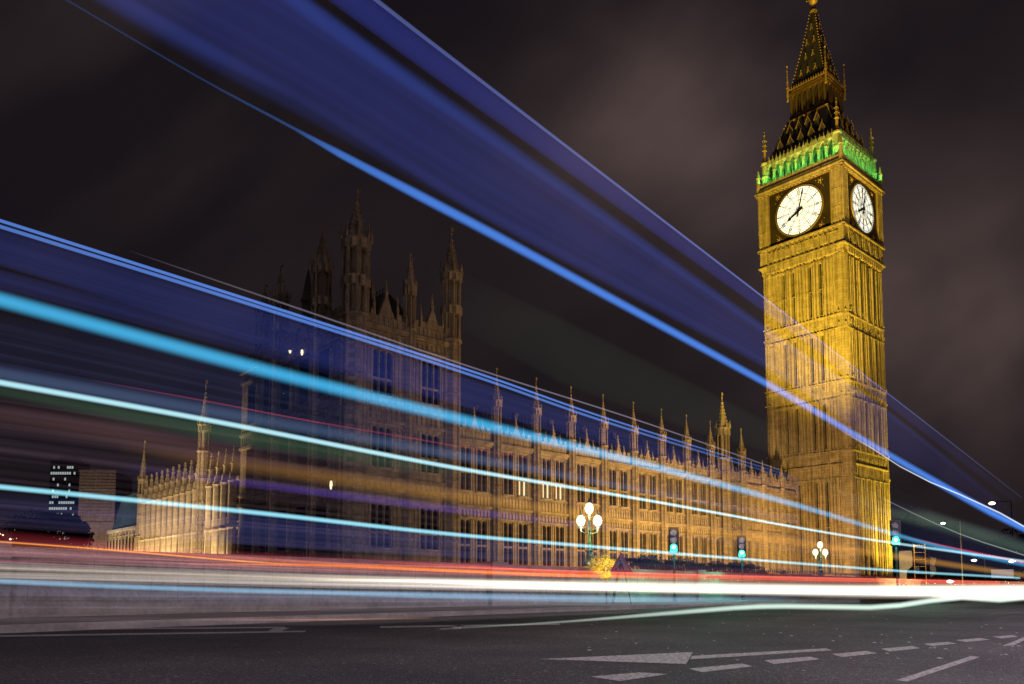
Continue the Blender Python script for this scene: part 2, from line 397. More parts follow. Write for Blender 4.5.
def panels(mb, F, s0, s1, z0, z1, step, d=.1, th=.09):
    n = max(1, round((s1 - s0) / step)); w = (s1 - s0) / n
    for i in range(n + 1):
        a = s0 + i * w; F.box(mb, a - th / 2, a + th / 2, 0, d, z0, z1)
    for i in range(n):
        a = s0 + i * w; F.arch_head(mb, a + th / 2, a + w - th / 2, z1 - w * .8, z1, 0, d * .8, 2)
def merlons(mb, F, s0, s1, z, h=.45, step=.8, d0=-.3, d1=.12, w=.45):
    a = s0
    while a + w < s1: F.box(mb, a, a + w, d0, d1, z, z + h); a += step
def pinnacle(mb, x, y, z0, z1, r, n=4, crk=True):
    zc = z0 + (z1 - z0) * .38
    mb.lathe(x, y, [(r, z0), (r, zc)], n); mb.lathe(x, y, [(r * 1.35, zc), (r * 1.35, zc + .12)], n)
    mb.lathe(x, y, [(r * .95, zc + .12), (r * .12, z1 - r * .5)], n)
    mb.ball((x, y, z1 - r * .4), r * .38, 6, 4)
    if crk:
        k = 4
        for i in range(1, k):
            t = i / k; z = zc + .12 + (z1 - zc) * t; rr = r * (.95 - .83 * t) + r * .1
            for a in range(n):
                an = math.pi / n + 2 * math.pi * a / n
                mb.ball((x + rr * math.cos(an), y + rr * math.sin(an), z), r * .2, 4, 3)
TM = {}
def put_turret(parent, x, y, z0, zcap, ztop, r, stone='stone', tiers=1, label=None, open_from=None):
    """octagonal turret: panelled shaft, ring mouldings, open lantern stage, crocketed spirelet, finial with vane"""
    key = (round(z0, 2), round(zcap, 2), round(ztop, 2), round(r, 2), stone, tiers, open_from)
    if key not in TM:
        a = MB(); of = open_from if open_from is not None else zcap - (ztop - zcap) * .8
        a.lathe(0, 0, [(r * 1.12, z0), (r * 1.12, z0 + .5), (r * .93, z0 + .8), (r * .93, of)], 8)
        for i in range(8):                                   # corner rolls
            an = math.pi / 8 + i * math.pi / 4; c, s_ = math.cos(an), math.sin(an)
            a.bar((r * .95 * c, r * .95 * s_, z0), (r * .95 * c, r * .95 * s_, zcap), r * .13, 5)
            # panel heads
            an2 = i * math.pi / 4
        zz = z0 + 2.2
        while zz < of - 1:
            a.lathe(0, 0, [(r * 1.0, zz - .08), (r * 1.1, zz), (r * 1.0, zz + .1)], 8); zz += 2.6
        core = r * .45
        H = zcap - of
        for k in range(tiers):
            za = of + H * k / tiers; zb = of + H * (k + 1) / tiers
            a.lathe(0, 0, [(r * 1.18, za - .06), (r * 1.22, za + .1), (r * .98, za + .2)], 8)
            a.lathe(0, 0, [(core, za), (core, zb)], 8)
            for i in range(8):
                an = i * math.pi / 4; c, s_ = math.cos(an), math.sin(an)
                a.bar((r * .86 * c, r * .86 * s_, za + (zb - za) * .78), (r * .86 * c, r * .86 * s_, zb), r * .34, 4)
        a.lathe(0, 0, [(r * 1.0, zcap - .12), (r * 1.18, zcap), (r * 1.18, zcap + .12), (r * 1.0, zcap + .2)], 8)
        for i in range(8):
            an = math.pi / 8 + i * math.pi / 4
            a.lathe(1.18 * r * math.cos(an), 1.18 * r * math.sin(an), [(r * .13, zcap + .1), (r * .13, zcap + r * .5), (.01, zcap + r * 1.3)], 4)
        b = MB()
        hs = ztop - zcap; zs = zcap + .15; zt = zcap + hs * .72
        b.lathe(0, 0, [(r * .9, zs), (r * .66, zs + hs * .2), (r * .38, zs + hs * .45), (r * .14, zt), (.05, zt + .05), (.035, ztop)], 8)
        b.ball((0, 0, zt), r * .22, 8, 5); b.ball((0, 0, zcap + hs * .86), r * .13, 6, 4)
        for i in range(1, 7):
            t = i / 7; z = zs + (zt - zs) * t; rr = r * (.88 * (1 - t) ** 1.1 + .12)
            for q in range(8):
                an = math.pi / 8 + q * math.pi / 4; b.ball((rr * math.cos(an), rr * math.sin(an), z), r * .1, 4, 3)
        vane = MB().box(-.02, r * .32, -.02, .02, ztop - hs * .07, ztop)
        TM[key] = (mesh_of('turret', a, stone), mesh_of('spire', b, stone), mesh_of('weather_vane', vane, 'gold'))
    t = inst('turret', TM[key][0], parent, label, (x, y, 0))
    sp = inst('spire', TM[key][1], t)
    inst('weather_vane', TM[key][2], t)
    return t
def crest_roof(parent, x0, x1, y0, y1, z0, z1, axis='x', m='slate', crest=True, inset=1.6):
    mb = MB()
    if axis == 'x':
        ym = (y0 + y1) / 2; tp = [(x0 + inset, ym - .15, z1), (x1 - inset, ym - .15, z1), (x1 - inset, ym + .15, z1), (x0 + inset, ym + .15, z1)]
    else:
        xm = (x0 + x1) / 2; tp = [(xm - .15, y0 + inset, z1), (xm + .15, y0 + inset, z1), (xm + .15, y1 - inset, z1), (xm - .15, y1 - inset, z1)]
    mb.hexa([(x0, y0, z0), (x1, y0, z0), (x1, y1, z0), (x0, y1, z0)] + tp)
    r = obj('roof', mb, m, parent)
    if crest:
        c = MB()
        L_ = (x1 - x0 - 2 * inset) if axis == 'x' else (y1 - y0 - 2 * inset); n = int(L_ / .5)
        for i in range(n):
            q = inset + i * .5 + .2
            X, Y = (x0 + q, (y0 + y1) / 2) if axis == 'x' else ((x0 + x1) / 2, y0 + q)
            c.lathe(X, Y, [(.05, z1), (.04, z1 + .35), (.09, z1 + .42), (.01, z1 + .6)], 4)
        obj('cresting', c, 'iron', r)
    return r

# ------------------------------------------------------------------ north range of the palace
def N_(s): return s + 30                      # local x from site s; thing's base at s=-30, w=8
nr = thing('palace_range', 'long gothic stone palace range with a row of pinnacled turrets, left of the clock tower', 'palace wing', site(-30, 8), RZ)
F = Frame((0, 0), (1, 0), (0, -1))
bays = [-60.2, -55.1, -50.0, -45.1, -40.2, -35.2, -30.2, -25.4, -20.5, -17.7, -13.6, -8.6, -3.8, 1.0]
wm = MB(); tr = MB(); pp = MB()
lo = (2.9, 6.9); up = (9.5, 13.5)
for i in range(len(bays) - 1):
    a, b = N_(bays[i]), N_(bays[i + 1]); wd = b - a
    if wd > 4: ws = [(a + wd * .32, 1.25), (a + wd * .69, 1.25)]
    elif wd > 3.5: ws = [(a + wd * .55, 1.3)]
    else: ws = [(a + wd * .5, .9)]
    if i == 9: ws = [(a + wd * .6, 1.25)]
    for z0, z1, zz0, zz1 in ((0, 8.0, *lo), (8.0, 14.0, *up)):
        wall(wm, F, a, b, z0, z1, [(c - w / 2, c + w / 2, zz0, zz1) for c, w in ws])
    for c, w in ws:
        for zz, lab in ((lo, 'lower'), (up, 'upper')):
            lit = zz is up and ((i == 1 and c > a + 2.2) or (i == 2))
            wv = put_window(nr, F, c, zz[0], w, zz[1] - zz[0], 2 if w > 1 else 1, (.42,))
            if lit:                            # lamps on behind the lower lights of three windows
                m_ = MB()
                for q in (-1, 1): m_.box(q * w / 4 - .22, q * w / 4 + .2, -.0, .03, .1, 1.45)
                lp = obj('lit_pane', m_, 'lit_win', wv, 'window pane lit warm from inside', loc=(0, .29, 0))
    # stone panelling, hood moulds, shields
    edges = [a + .5] + [q for c, w in ws for q in (c - w / 2 - .12, c + w / 2 + .12)] + [b - .5]
    for k in range(0, len(edges), 2):
        if edges[k + 1] - edges[k] > .25:
            for za, zb in ((2.9, 6.9), (9.5, 13.5)): panels(tr, F, edges[k], edges[k + 1], za, zb, .38, .1, .08)
    panels(tr, F, a + .5, b - .5, 7.15, 7.85, .42, .1, .07)
    panels(tr, F, a + .5, b - .5, 8.25, 9.2, .42, .1, .07)
    panels(pp, F, a + .4, b - .4, 14.2, 14.95, .4, .08, .07)
    merlons(pp, F, a + .45, b - .3, 15.08, .42, .72, -.28, .06, .4)
    if wd > 4:                                 # mid-bay gablet with its pinnacle
        m_ = (a + b) / 2; F.prism(pp, [(m_ - .7, 14.9), (m_ + .7, 14.9), (m_ + .12, 16.0), (m_ - .12, 16.0)], -.26, .14)
        pinnacle(pp, m_, 0, 15.2, 17.3, .2)
        for q in (-1, 1): pinnacle(pp, m_ + q * 1.0, 0, 15.0, 16.2, .11, 4, False)
for z0, z1, d in ((0, 1.0, .3), (1.0, 1.25, .2), (2.35, 2.6, .16), (6.98, 7.12, .16), (7.9, 8.15, .24), (9.22, 9.36, .14), (13.65, 13.85, .2), (13.85, 14.15, .34)):
    F.box(tr, N_(-60.2), N_(1), -.05, d, z0, z1)
F.box(pp, N_(-60.2), N_(1), -.3, .05, 14.15, 15.0); F.box(pp, N_(-60.2), N_(1), -.32, .12, 15.0, 15.1)
obj('wall', wm, 'stone', nr); obj('moulding', tr, 'stone', nr); obj('parapet', pp, 'stone', nr)
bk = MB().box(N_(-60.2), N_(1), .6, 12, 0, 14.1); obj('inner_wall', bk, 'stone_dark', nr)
crest_roof(nr, N_(-60.2), N_(1), 1.2, 10.5, 14.1, 18.3, 'x')
for s in bays[1:-3]:
    if s == -17.7: put_turret(nr, N_(s), -.1, 0, 20.6, 25.3, .78, tiers=1, open_from=16.8, label='broad tall turret standing above the others near the clock tower')
    else: put_turret(nr, N_(s), -.15, 0, 18.1, 21.3, .47, open_from=15.6)
for s in (-8.6, -3.8): put_turret(nr, N_(s), -.15, 0, 15.6, 17.6, .4, open_from=14.2)
for i in range(9):                            # paired chimney shafts along the ridge
    c = MB(); x = N_(-56 + i * 5.4)
    c.lathe(x, 8.2, [(.5, 15), (.45, 18.6), (.6, 18.8), (.6, 19.05), (.4, 19.2), (.35, 19.9)], 8); obj('chimney', c, 'stone_dark', nr)

# ------------------------------------------------------------------ corner pavilion
pv = thing('palace_pavilion', 'tall dim gothic pavilion with four slender turrets, darkest part of the palace', 'pavilion', site(-65.3, 8), RZ)
def P_(s): return s + 65.3
FN = Frame((0, -.35), (1, 0), (0, -1)); FE = Frame((-5.55, 0), (0, 1), (-1, 0))
x0, x1 = P_(-70.5), P_(-60.2)
wm = MB(); tr = MB(); pp = MB()
levels = ((0, 9.2, 4.0, 7.6), (9.2, 15.0, 10.6, 14.0), (15.0, 22.2, 16.6, 20.4))
for z0, z1, a, b in levels:
    cs = [P_(-67.6), P_(-62.75)]
    wall(wm, FN, x0 + .35, x1, z0, z1, [(c - 1.0, c + 1.0, a, b) for c in cs])
    for c in cs: put_window(pv, FN, c, a, 2.0, b - a, 3, (.36,))
    panels(tr, FN, x0 + .8, cs[0] - 1.15, a, b, .42, .1, .09); panels(tr, FN, cs[0] + 1.15, cs[1] - 1.15, a, b, .42, .1, .09); panels(tr, FN, cs[1] + 1.15, x1 - .4, a, b, .42, .1, .09)
    ce = [3.0 + 3.6 * k for k in range(5)]
    wall(wm, FE, .25, 20.5, z0, z1, [(c - .8, c + .8, a, b) for c in ce])
    for c in ce: put_window(pv, FE, c, a, 1.6, b - a, 2, (.36,))
    for k in range(4): panels(tr, FE, ce[k] + .95, ce[k + 1] - .95, a, b, .5, .1, .09)
for FF, s0, s1 in ((FN, x0, x1), (FE, -.2, 20.5)):
    for z0, z1, d in ((0, 1.2, .25), (2.6, 2.85, .18), (8.6, 8.9, .22), (9.6, 9.8, .16), (14.3, 14.55, .2), (15.6, 15.85, .2), (20.9, 21.1, .2), (21.9, 22.3, .38)):
        FF.box(tr, s0 + .36, s1, -.05, d, z0, z1)
    panels(tr, FF, s0 + .8, s1 - .4, 14.6, 15.55, .5, .1, .1); panels(tr, FF, s0 + .8, s1 - .4, 8.95, 9.55, .5, .1, .1)
    panels(tr, FF, s0 + .8, s1 - .4, 21.15, 21.85, .5, .12, .1)
    FF.box(pp, s0 + .36, s1, -.3, .1, 22.3, 23.2); panels(pp, FF, s0 + .7, s1 - .3, 22.4, 23.15, .45, .17, .08)
    merlons(pp, FF, s0 + .8, s1 - .4, 23.2, .5, .85, -.26, .08, .45)
for c in (P_(-67.4), P_(-62.7)):
    FN.prism(pp, [(c - .75, 23.2), (c + .75, 23.2), (c + .1, 24.9), (c - .1, 24.9)], -.24, .14)
    pinnacle(pp, c, -.35, 24.4, 26.4, .17); pinnacle(pp, c - 1.15, -.35, 23.2, 25.2, .13); pinnacle(pp, c + 1.15, -.35, 23.2, 25.2, .13)
obj('wall', wm, 'stone', pv); obj('moulding', tr, 'stone', pv); obj('parapet', pp, 'stone', pv)
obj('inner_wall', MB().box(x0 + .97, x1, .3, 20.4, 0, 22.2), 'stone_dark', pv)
crest_roof(pv, x0 + 1.4, x1 - .8, 1.0, 19.5, 22.2, 27.0, 'y', inset=2.2)
for s, w, zt, r in ((-60.5, 0, 33.2, .85), (-70.2, 0, 33.4, 1.05), (-70.5, 5.2, 32.3, .8), (-70.5, 13.3, 31.2, .75), (-70.1, 17.6, 30.6, .75)):
    put_turret(pv, P_(s), w - .2, 0, 23.0 + (zt - 23) * .56, zt, r, tiers=2, open_from=22.6)
put_turret(pv, P_(-65.05), -.35, 0, 26.4, 29.4, .5, open_from=22.6); put_turret(pv, P_(-64.2), .6, 20, 27.0, 29.6, .4, open_from=23)
for x, y, zt in ((2.2, 9, 30.5), (-1.5, 12, 31.5), (3.8, 15, 29.5), (-4.2, 9.5, 29.8)):
    c = MB().lathe(x, y, [(.55, 21), (.5, 26.5), (.7, 26.8), (.5, 27.2), (.3, 28.5), (.05, zt)], 8); obj('chimney', c, 'stone_dark', pv)

# ------------------------------------------------------------------ floodlit river range
rv = thing('palace_range', 'low palace river front, its buttresses floodlit pale yellow, far left', 'palace wing', site(-70.5, 29), RZ)
FE = Frame((0, 0), (0, 1), (-1, 0))
wm = MB(); tr = MB(); pp = MB()
y = 1.2; bl = []
while y < 30: bl.append(y); y += 2.0
for i in range(len(bl) - 1):
    a, b = bl[i], bl[i + 1]; c = (a + b) / 2
    for z0, z1, za, zb in ((0, 7.0, 2.6, 6.2), (7.0, 11.9, 7.9, 11.2)):
        wall(wm, FE, a, b, z0, z1, [(c - .5, c + .5, za, zb)]); put_window(rv, FE, c, za, 1.0, zb - za, 1, (), trac=False)
    merlons(pp, FE, a + .4, b - .2, 12.7, .35, .55, -.25, .05, .3)
FE.box(wm, 0, 1.2, -.6, 0, 0, 11.9); FE.box(wm, bl[-1], 31.5, -.6, 0, 0, 11.9)
for z0, z1, d in ((0, 1.5, .2), (2.0, 2.2, .14), (6.6, 6.85, .2), (7.3, 7.45, .14), (11.5, 11.9, .3)): FE.box(tr, 0, 31.5, -.05, d, z0, z1)
FE.box(pp, 0, 31.5, -.25, .04, 11.9, 12.7)
obj('wall', wm, 'stone', rv); obj('moulding', tr, 'stone', rv); obj('parapet', pp, 'stone', rv)
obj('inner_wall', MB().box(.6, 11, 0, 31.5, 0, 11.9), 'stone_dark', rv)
crest_roof(rv, 1.3, 9.5, 0, 31, 11.9, 13.4, 'y', crest=False)
bmesh_ = MB(); bmesh_.lathe(-.3, 0, [(.55, 0), (.55, 2.1), (.6, 2.2), (.52, 2.5), (.5, 6.6), (.6, 6.8), (.5, 7.1), (.48, 11.3), (.58, 11.5), (.46, 11.7), (.4, 12.3)], 8)
pinnacle(bmesh_, -.3, 0, 12.1, 15.1, .3)
bme = mesh_of('buttress', bmesh_, 'stone')
for yb in bl:
    if abs(yb - 9.2) > .5: inst('buttress', bme, rv, None, (0, yb, 0))
put_turret(rv, -.3, 9.5, 0, 18.4, 23.5, .62, open_from=15.5, label='tall slender floodlit turret on the river front')
put_turret(rv, -.3, 30.6, 0, 14.6, 19.8, .55, open_from=12.6)

# south wing with pale green roof
sw = thing('palace_wing', 'floodlit low wing with a pale green glazed roof at the far left end', 'palace wing', site(-70.5, 62), RZ)
wm = MB(); tr = MB(); gl = MB()
for k in range(9):
    a = k * 1.5; wall(wm, FE, a, a + 1.5, 0, 8.8, [(a + .5, a + 1.0, 2.4, 7.4)]); put_window(sw, FE, a + .75, 2.4, .5, 5.0, 1, (.5,))
    FE.box(tr, a - .12, a + .12, 0, .3, 0, 8.6)
for z0, z1, d in ((0, 1.4, .2), (7.7, 7.9, .16), (8.5, 8.9, .36)): FE.box(tr, 0, 13.5, -.02, d, z0, z1)
obj('wall', wm, 'stone', sw); obj('moulding', tr, 'stone', sw)
mb = MB(); mb.hexa([(.3, 0, 8.9), (9, 0, 8.9), (9, 13.5, 8.9), (.3, 13.5, 8.9), (1.6, .3, 14.0), (7, .3, 14.0), (7, 13.2, 14.0), (1.6, 13.2, 14.0)]); rf = obj('roof', mb, 'copper', sw)
mb = MB()
for k in range(28): mb.bar((.27, .25 + k * .48, 8.95), (1.56, .4 + k * .475, 14.0), .05, 4)
obj('glazing_bar', mb, 'slate', rf)
obj('inner_wall', MB().box(.62, 9, .1, 13.4, 0, 8.8), 'stone_dark', sw)

# ------------------------------------------------------------------ the clock tower
tw = thing('clock_tower', 'tall golden floodlit gothic clock tower with a pointed spire', 'clock tower', site(6, 6), RZ)
sides = []
for k in range(4):
    an = k * math.pi / 2; n = (-math.sin(an) * -1 * -1, 0)
    nx, ny = round(-math.cos(an)), round(-math.sin(an))       # k=0: -x (river side), k=1: -y (north side)
    ex, ey = round(math.sin(an)), round(-math.cos(an))        # to the right as seen from outside
    sides.append(Frame((nx * 6.0, ny * 6.0), (ex, ey), (nx, ny)))
tiers = [(2.4, 15.4), (19.2, 26.2), (28.7, 35.8), (37.9, 46.0)]
slot_s = (-2.75, -1.25, 1.25, 2.75)
wm = MB(); tr = MB(); bt = MB()
wm.box(-5.3, 5.3, -5.3, 5.3, 0, 46.4)
SLOT = .25
for F in sides:
    zprev = 0
    for z0, z1 in tiers:
        wall(wm, F, -5.2, 5.2, zprev, z0 + .4, th=.6)
        ops = [(s - SLOT, s + SLOT, z0 + .4, z1 - .3) for s in slot_s]
        wall(wm, F, -5.2, 5.2, z0 + .4, z1, ops, th=.6)
        zprev = z1
        # vertical ribs
        s = -4.55
        ribs = [-4.45, -3.95, -3.5, -3.05, -2.45, -2.0, -1.55, -.95, -.5, 0, .5, .95, 1.55, 2.0, 2.45, 3.05, 3.5, 3.95, 4.45]
        for s in ribs:
            big = abs(s) in (3.5, 2.0, .5) or s == 0
            F.box(tr, s - (.10 if big else .06), s + (.10 if big else .06), 0, .42 if abs(s) in (2.0, 0) else (.32 if big else .24), z0, z1)
        for i in range(len(ribs) - 1):
            F.arch_head(tr, ribs[i] + .05, ribs[i + 1] - .05, z1 - .75, z1 - .2, 0, .12, 3)
            if z1 - z0 > 8: F.arch_head(tr, ribs[i] + .05, ribs[i + 1] - .05, (z0 + z1) / 2 - .55, (z0 + z1) / 2, 0, .1, 3)
        F.box(tr, -4.6, 4.6, 0, .1, z1 - .2, z1)
    wall(wm, F, -5.2, 5.2, zprev, 46.4, th=.6)
    for z0, z1 in ((0, 2.4), (15.4, 19.2), (26.2, 28.7), (35.8, 37.9)):       # panelled bands between string courses
        if z0 > 0:
            F.box(tr, -5.6, 5.6, -.05, .24, z0 + .02, z0 + .14); F.box(tr, -5.6, 5.6, -.05, .18, z0 + .14, z0 + .22)
            for s in (-4.45, -3.5, -3.05, -2.45, -2.0, -1.55, -.95, -.5, 0, .5, .95, 1.55, 2.0, 2.45, 3.05, 3.5, 4.45): F.box(tr, s - .06, s + .06, -.02, .2, z0 + .22, z1 - .2)
            F.box(tr, -5.6, 5.6, -.05, .27, z1 - .2, z1 - .02)
            if z0 < 16: F.box(tr, -5, 5, -.05, .34, 17.2, 17.4)
            a = -4.7
            while a < 4.6:
                zz = (z0 + z1) / 2 if z0 > 16 else 18.1
                F.prism(tr, [(a + .08, zz - .55), (a + .7, zz - .55), (a + .7, zz + .55), (a + .08, zz + .55)], 0, .07)
                F.prism(tr, [(a + .39, zz - .4), (a + .62, zz), (a + .39, zz + .4), (a + .16, zz)], .07, .17)
                a += .78
        else:
            F.box(tr, -6.3, 6.3, 0, .55, 0, 1.2); F.box(tr, -6.2, 6.2, 0, .4, 1.2, 1.5); F.box(tr, -6.1, 6.1, 0, .25, 2.1, 2.35)
obj('shaft', wm, 'stone', tw); obj('panelling', tr, 'stone', tw)
for F in sides[:2]:
    for z0, z1 in tiers:
        for s in slot_s:
            mb = MB(); F.box(mb, s - SLOT + .005, s + SLOT - .005, -.5, -.42, z0 + .4, z1 - .3); obj('slit_window', mb, 'glass', tw)
# corner buttresses: clustered octagonal shafts with offsets
cm = MB()
prof = [(1.12, 0), (1.12, 1.5), (.98, 1.9)]
for z in (15.5, 26.3, 35.9): prof += [(.94, z - .1), (1.0, z + .05), (1.0, z + .2), (.94, z + .45)]
for z in (18.9, 28.4, 37.6): prof += [(.94, z - .1), (1.02, z + .05), (1.02, z + .2), (.94, z + .45)]
prof = sorted(prof, key=lambda q: q[1]) + [(.92, 46.3)]
cm.lathe(0, 0, prof, 8)
for i in range(16):
    an = i * math.pi / 8 + math.pi / 16
    cm.bar((.95 * math.cos(an), .95 * math.sin(an), .5), (.93 * math.cos(an), .93 * math.sin(an), 46.3), .07, 5)
for z in (15.6, 26.5, 36.1, 19, 28.6, 37.8):
    for i in range(8):
        an = i * math.pi / 4; cm.ball((1.12 * math.cos(an), 1.12 * math.sin(an), z + .4), .12, 5, 4)
cme = mesh_of('corner_buttress', cm, 'stone')
for sx in (-1, 1):
    for sy in (-1, 1): inst('corner_buttress', cme, tw, None, (sx * 5.25, sy * 5.25, 0))
# stair-turret foot and crocketed gables at the base tier
# corbelled clock stage
cs = MB()
cs.rings([[(sx * h, sy * h, z) for sx, sy in ((-1, -1), (1, -1), (1, 1), (-1, 1))] for h, z in ((6.0, 46.3), (6.1, 46.5), (6.1, 46.9), (6.25, 47.4), (6.25, 50.0), (6.05, 50.1), (6.05, 59.2))])
for F in sides:
    # arcaded frieze under the clock
    a = -5.9
    F.box(cs, -6.4, 6.4, .2, .5, 47.35, 47.55); F.box(cs, -6.45, 6.45, .0, .55, 49.95, 50.2)
    for k in range(15):
        s = -4.9 + k * .7
        F.box(cs, s - .09, s + .09, .25, .44, 47.55, 49.3); 
        F.arch_head(cs, s + .09, s + .61, 48.7, 49.4, .25, .4, 3)
        F.prism(cs, [(s - .16, 49.3), (s + .16, 49.3), (s, 49.9)], .25, .48)
        F.prism(cs, [(s - .2, 46.4), (s + .2, 46.4), (s + .3, 47.3), (s - .3, 47.3)], .0, .4)
    for k in range(5):
        s = -3.6 + k * 1.8; F.prism(cs, [(s - .35, 48.0), (s + .35, 48.0), (s + .35, 49.0), (s, 49.5), (s - .35, 49.0)], .25, .5)
    # corner piers either side of the clock
    for q in (-1, 1):
        F.box(cs, q * 5.45 - .75, q * 5.45 + .75, .0, .28, 50.2, 58.2)
        for m_ in (-.66, -.22, .22, .66): F.box(cs, q * 5.45 + m_ - .07, q * 5.45 + m_ + .07, .28, .42, 50.2, 58.2)
        for zz in (52.6, 55.2): F.box(cs, q * 5.45 - .75, q * 5.45 + .75, .28, .36, zz, zz + .12)
    F.box(cs, -6.45, 6.45, .0, .5, 58.3, 58.6); F.box(cs, -6.65, 6.65, .0, .7, 58.6, 58.82); F.box(cs, -6.5, 6.5, .0, .55, 58.82, 59.2)
    for k in range(22):
        s = -6.1 + k * .58; F.box(cs, s - .1, s + .1, .2, .5, 58.1, 58.28)
obj('clock_stage', cs, 'stone', tw)
# gallery (lit green): inner wall, arcade, parapet
gi = MB().box(-4.75, 4.75, -4.75, 4.75, 59.2, 63.4)
ga = MB(); gp = MB()
for F0 in sides:
    F = Frame((F0.n[0] * 5.5, F0.n[1] * 5.5), F0.e, F0.n)
    n = 9; w = 10.2 / n
    for k in range(n + 1):
        s = -5.1 + k * w; F.box(ga, s - .14, s + .14, -.1, .28, 60.1, 62.9); F.box(ga, s - .2, s + .2, -.14, .36, 62.0, 62.15)
    for k in range(n):
        s = -5.1 + k * w; F.arch_head(ga, s + .14, s + w - .14, 62.0, 63.0, -.05, .25, 4)
        F.prism(ga, [(s + .2, 62.95), (s + w - .2, 62.95), (s + w / 2, 63.9)], .28, .42)
    F.box(ga, -5.6, 5.6, -.15, .32, 63.0, 63.35)
    a = -5.5
    while a < 5.2: F.prism(ga, [(a, 63.35), (a + .44, 63.35), (a + .44, 63.6), (a + .27, 63.75), (a + .22, 64.3), (a + .17, 63.75), (a, 63.6)], .12, .34); a += .6
    F = F0
    F.box(gp, -6.2, 6.2, .12, .28, 59.2, 60.0); a = -6.1
    while a < 6.1:
        F.box(gp, a, a + .16, .1, .34, 59.2, 60.3); a += .6
    for k in range(7): # inner windows
        s = -4.5 + k * 1.5; F.box(gi, s - .06, s + .06, -1.25, -1.1, 59.4, 63)
for sx in (-1, 1):
    for sy in (-1, 1):
        gp.lathe(sx * 6.25, sy * 6.25, [(.3, 59.2), (.28, 61.2), (.36, 61.3), (.3, 61.5), (.05, 62.6)], 8); ga.lathe(sx * 5.5, sy * 5.5, [(.6, 59.2), (.5, 59.5), (.5, 61.2), (.62, 61.3), (.62, 61.5), (.48, 61.6), (.48, 63.2), (.66, 63.4), (.66, 63.6), (.4, 63.8), (.32, 64.2)], 8)
obj('gallery_wall', gi, 'stone', tw)
go = MB()
for F in sides:
    n = 9; w = 9.2 / n
    for k in range(n):
        s = -4.6 + k * w + w / 2
        F.prism(go, [(s - .36, 59.3), (s + .36, 59.3), (s + .36, 61.6), (s, 62.4), (s - .36, 61.6)], -1.248, -1.2)  # dark panels standing for the shade inside the arched openings
obj('dark_opening', go, 'slate', tw); obj('gallery_arcade', ga, 'stone', tw); obj('gallery_parapet', gp, 'stone', tw)
# corner pinnacles of the gallery, gilded tips
pm = MB(); pinnacle(pm, 0, 0, 63.8, 68.6, .2, 8)
for z in (65.6, 66.4, 67.1): [pm.ball((.26 * math.cos(a_), .26 * math.sin(a_), z), .1, 5, 4) for a_ in [q_ * math.pi / 2 + math.pi / 4 for q_ in range(4)]]
pme = mesh_of('pinnacle', pm, 'gold')
for sx in (-1, 1):
    for sy in (-1, 1): inst('pinnacle', pme, tw, 'gilded corner pinnacle', (sx * 5.5, sy * 5.5, 0))
# outer corner shafts by the gallery
# lower roof
def sq(h, z): return [(-h, -h, z), (h, -h, z), (h, h, z), (-h, h, z)]
rf = MB(); rf.rings([sq(5.3, 63.3), sq(5.2, 63.8), sq(4.3, 66.2), sq(3.05, 69.8)]); lower = obj('lower_roof', rf, 'slate', tw)
gd = MB(); dm = MB()
for F in sides:
    for row, (z, h, n) in enumerate(((64.3, 4.9, 5), (66.6, 4.05, 4))):
        for k in range(n):
            s = (k - (n - 1) / 2) * (1.6 if row == 0 else 1.4)
            d = h - 6.0
            F.box(dm, s - .36, s + .36, d - .9, d + .18, z, z + 1.0)
            F.prism(dm, [(s - .48, z + 1.0), (s + .48, z + 1.0), (s, z + 2.0)], d - 1.0, d + .24)
            F.prism(gd, [(s - .05, z + 1.9), (s + .05, z + 1.9), (s + .02, z + 2.5), (s - .02, z + 2.5)], d + .1, d + .2)
            F.prism(gd, [(s - .52, z + .98), (s - .46, z + .98), (s + .01, z + 2.04), (s - .01, z + 2.12)], d + .24, d + .29)
            F.prism(gd, [(s + .52, z + .98), (s + .46, z + .98), (s - .01, z + 2.04), (s + .01, z + 2.12)], d + .24, d + .29)
    F.box(gd, -3.1, 3.1, -2.95, -2.8, 69.75, 69.95)
for sx, sy in ((-1, -1), (-1, 1), (1, -1)):
    if True:
        for i in range(14):
            t = i / 13; h = 5.7 - 2.1 * t if False else 5.2 + (3.1 - 5.2) * t; z = 63.9 + 5.9 * t
            gd.ball((sx * h, sy * h, z + .1), .11, 5, 4)
obj('dormer', dm, 'slate', lower); obj_pieces('gilded_crest', gd, 'gold', lower)
# lantern stage
ls = MB(); lw = MB()
lw.box(-2.3, 2.3, -2.3, 2.3, 69.8, 75)
for F0 in sides:
    F = Frame((F0.n[0] * 2.62, F0.n[1] * 2.62), F0.e, F0.n)
    for k in range(7):
        s = (-3.0 + k * 1.0) * .87; F.box(ls, s - .11, s + .11, -.2, .12, 69.9, 74)
    for k in range(6):
        s = (-3.0 + k) * .87; F.arch_head(ls, s + .1, s + .77, 73.0, 74.0, -.1, .1, 3)
        F.box(ls, s + .41, s + .46, -.08, .06, 70.9, 73.4)
    F.box(ls, -2.8, 2.8, -.2, .18, 69.8, 70.8); F.box(ls, -2.75, 2.75, -.2, .2, 74, 74.4); F.box(ls, -2.95, 2.95, -.3, .33, 74.4, 74.7)
    F.box(ls, -2.7, 2.7, .18, .22, 70.2, 70.35)
obj('lantern_core', lw, 'slate', tw)
obj('lantern', ls, mat('dark_gilded_iron', (.20, .13, .05), .45, .6, noise=4, var=.4), tw)
g2 = MB()
for F0 in sides:
    F = Frame((F0.n[0] * 2.9, F0.n[1] * 2.9), F0.e, F0.n); a = -2.8
    F.box(g2, -2.9, 2.9, -.04, .06, 74.72, 74.86)
    while a < 2.7: F.prism(g2, [(a, 74.86), (a + .24, 74.86), (a + .12, 75.35)], -.02, .06); a += .38
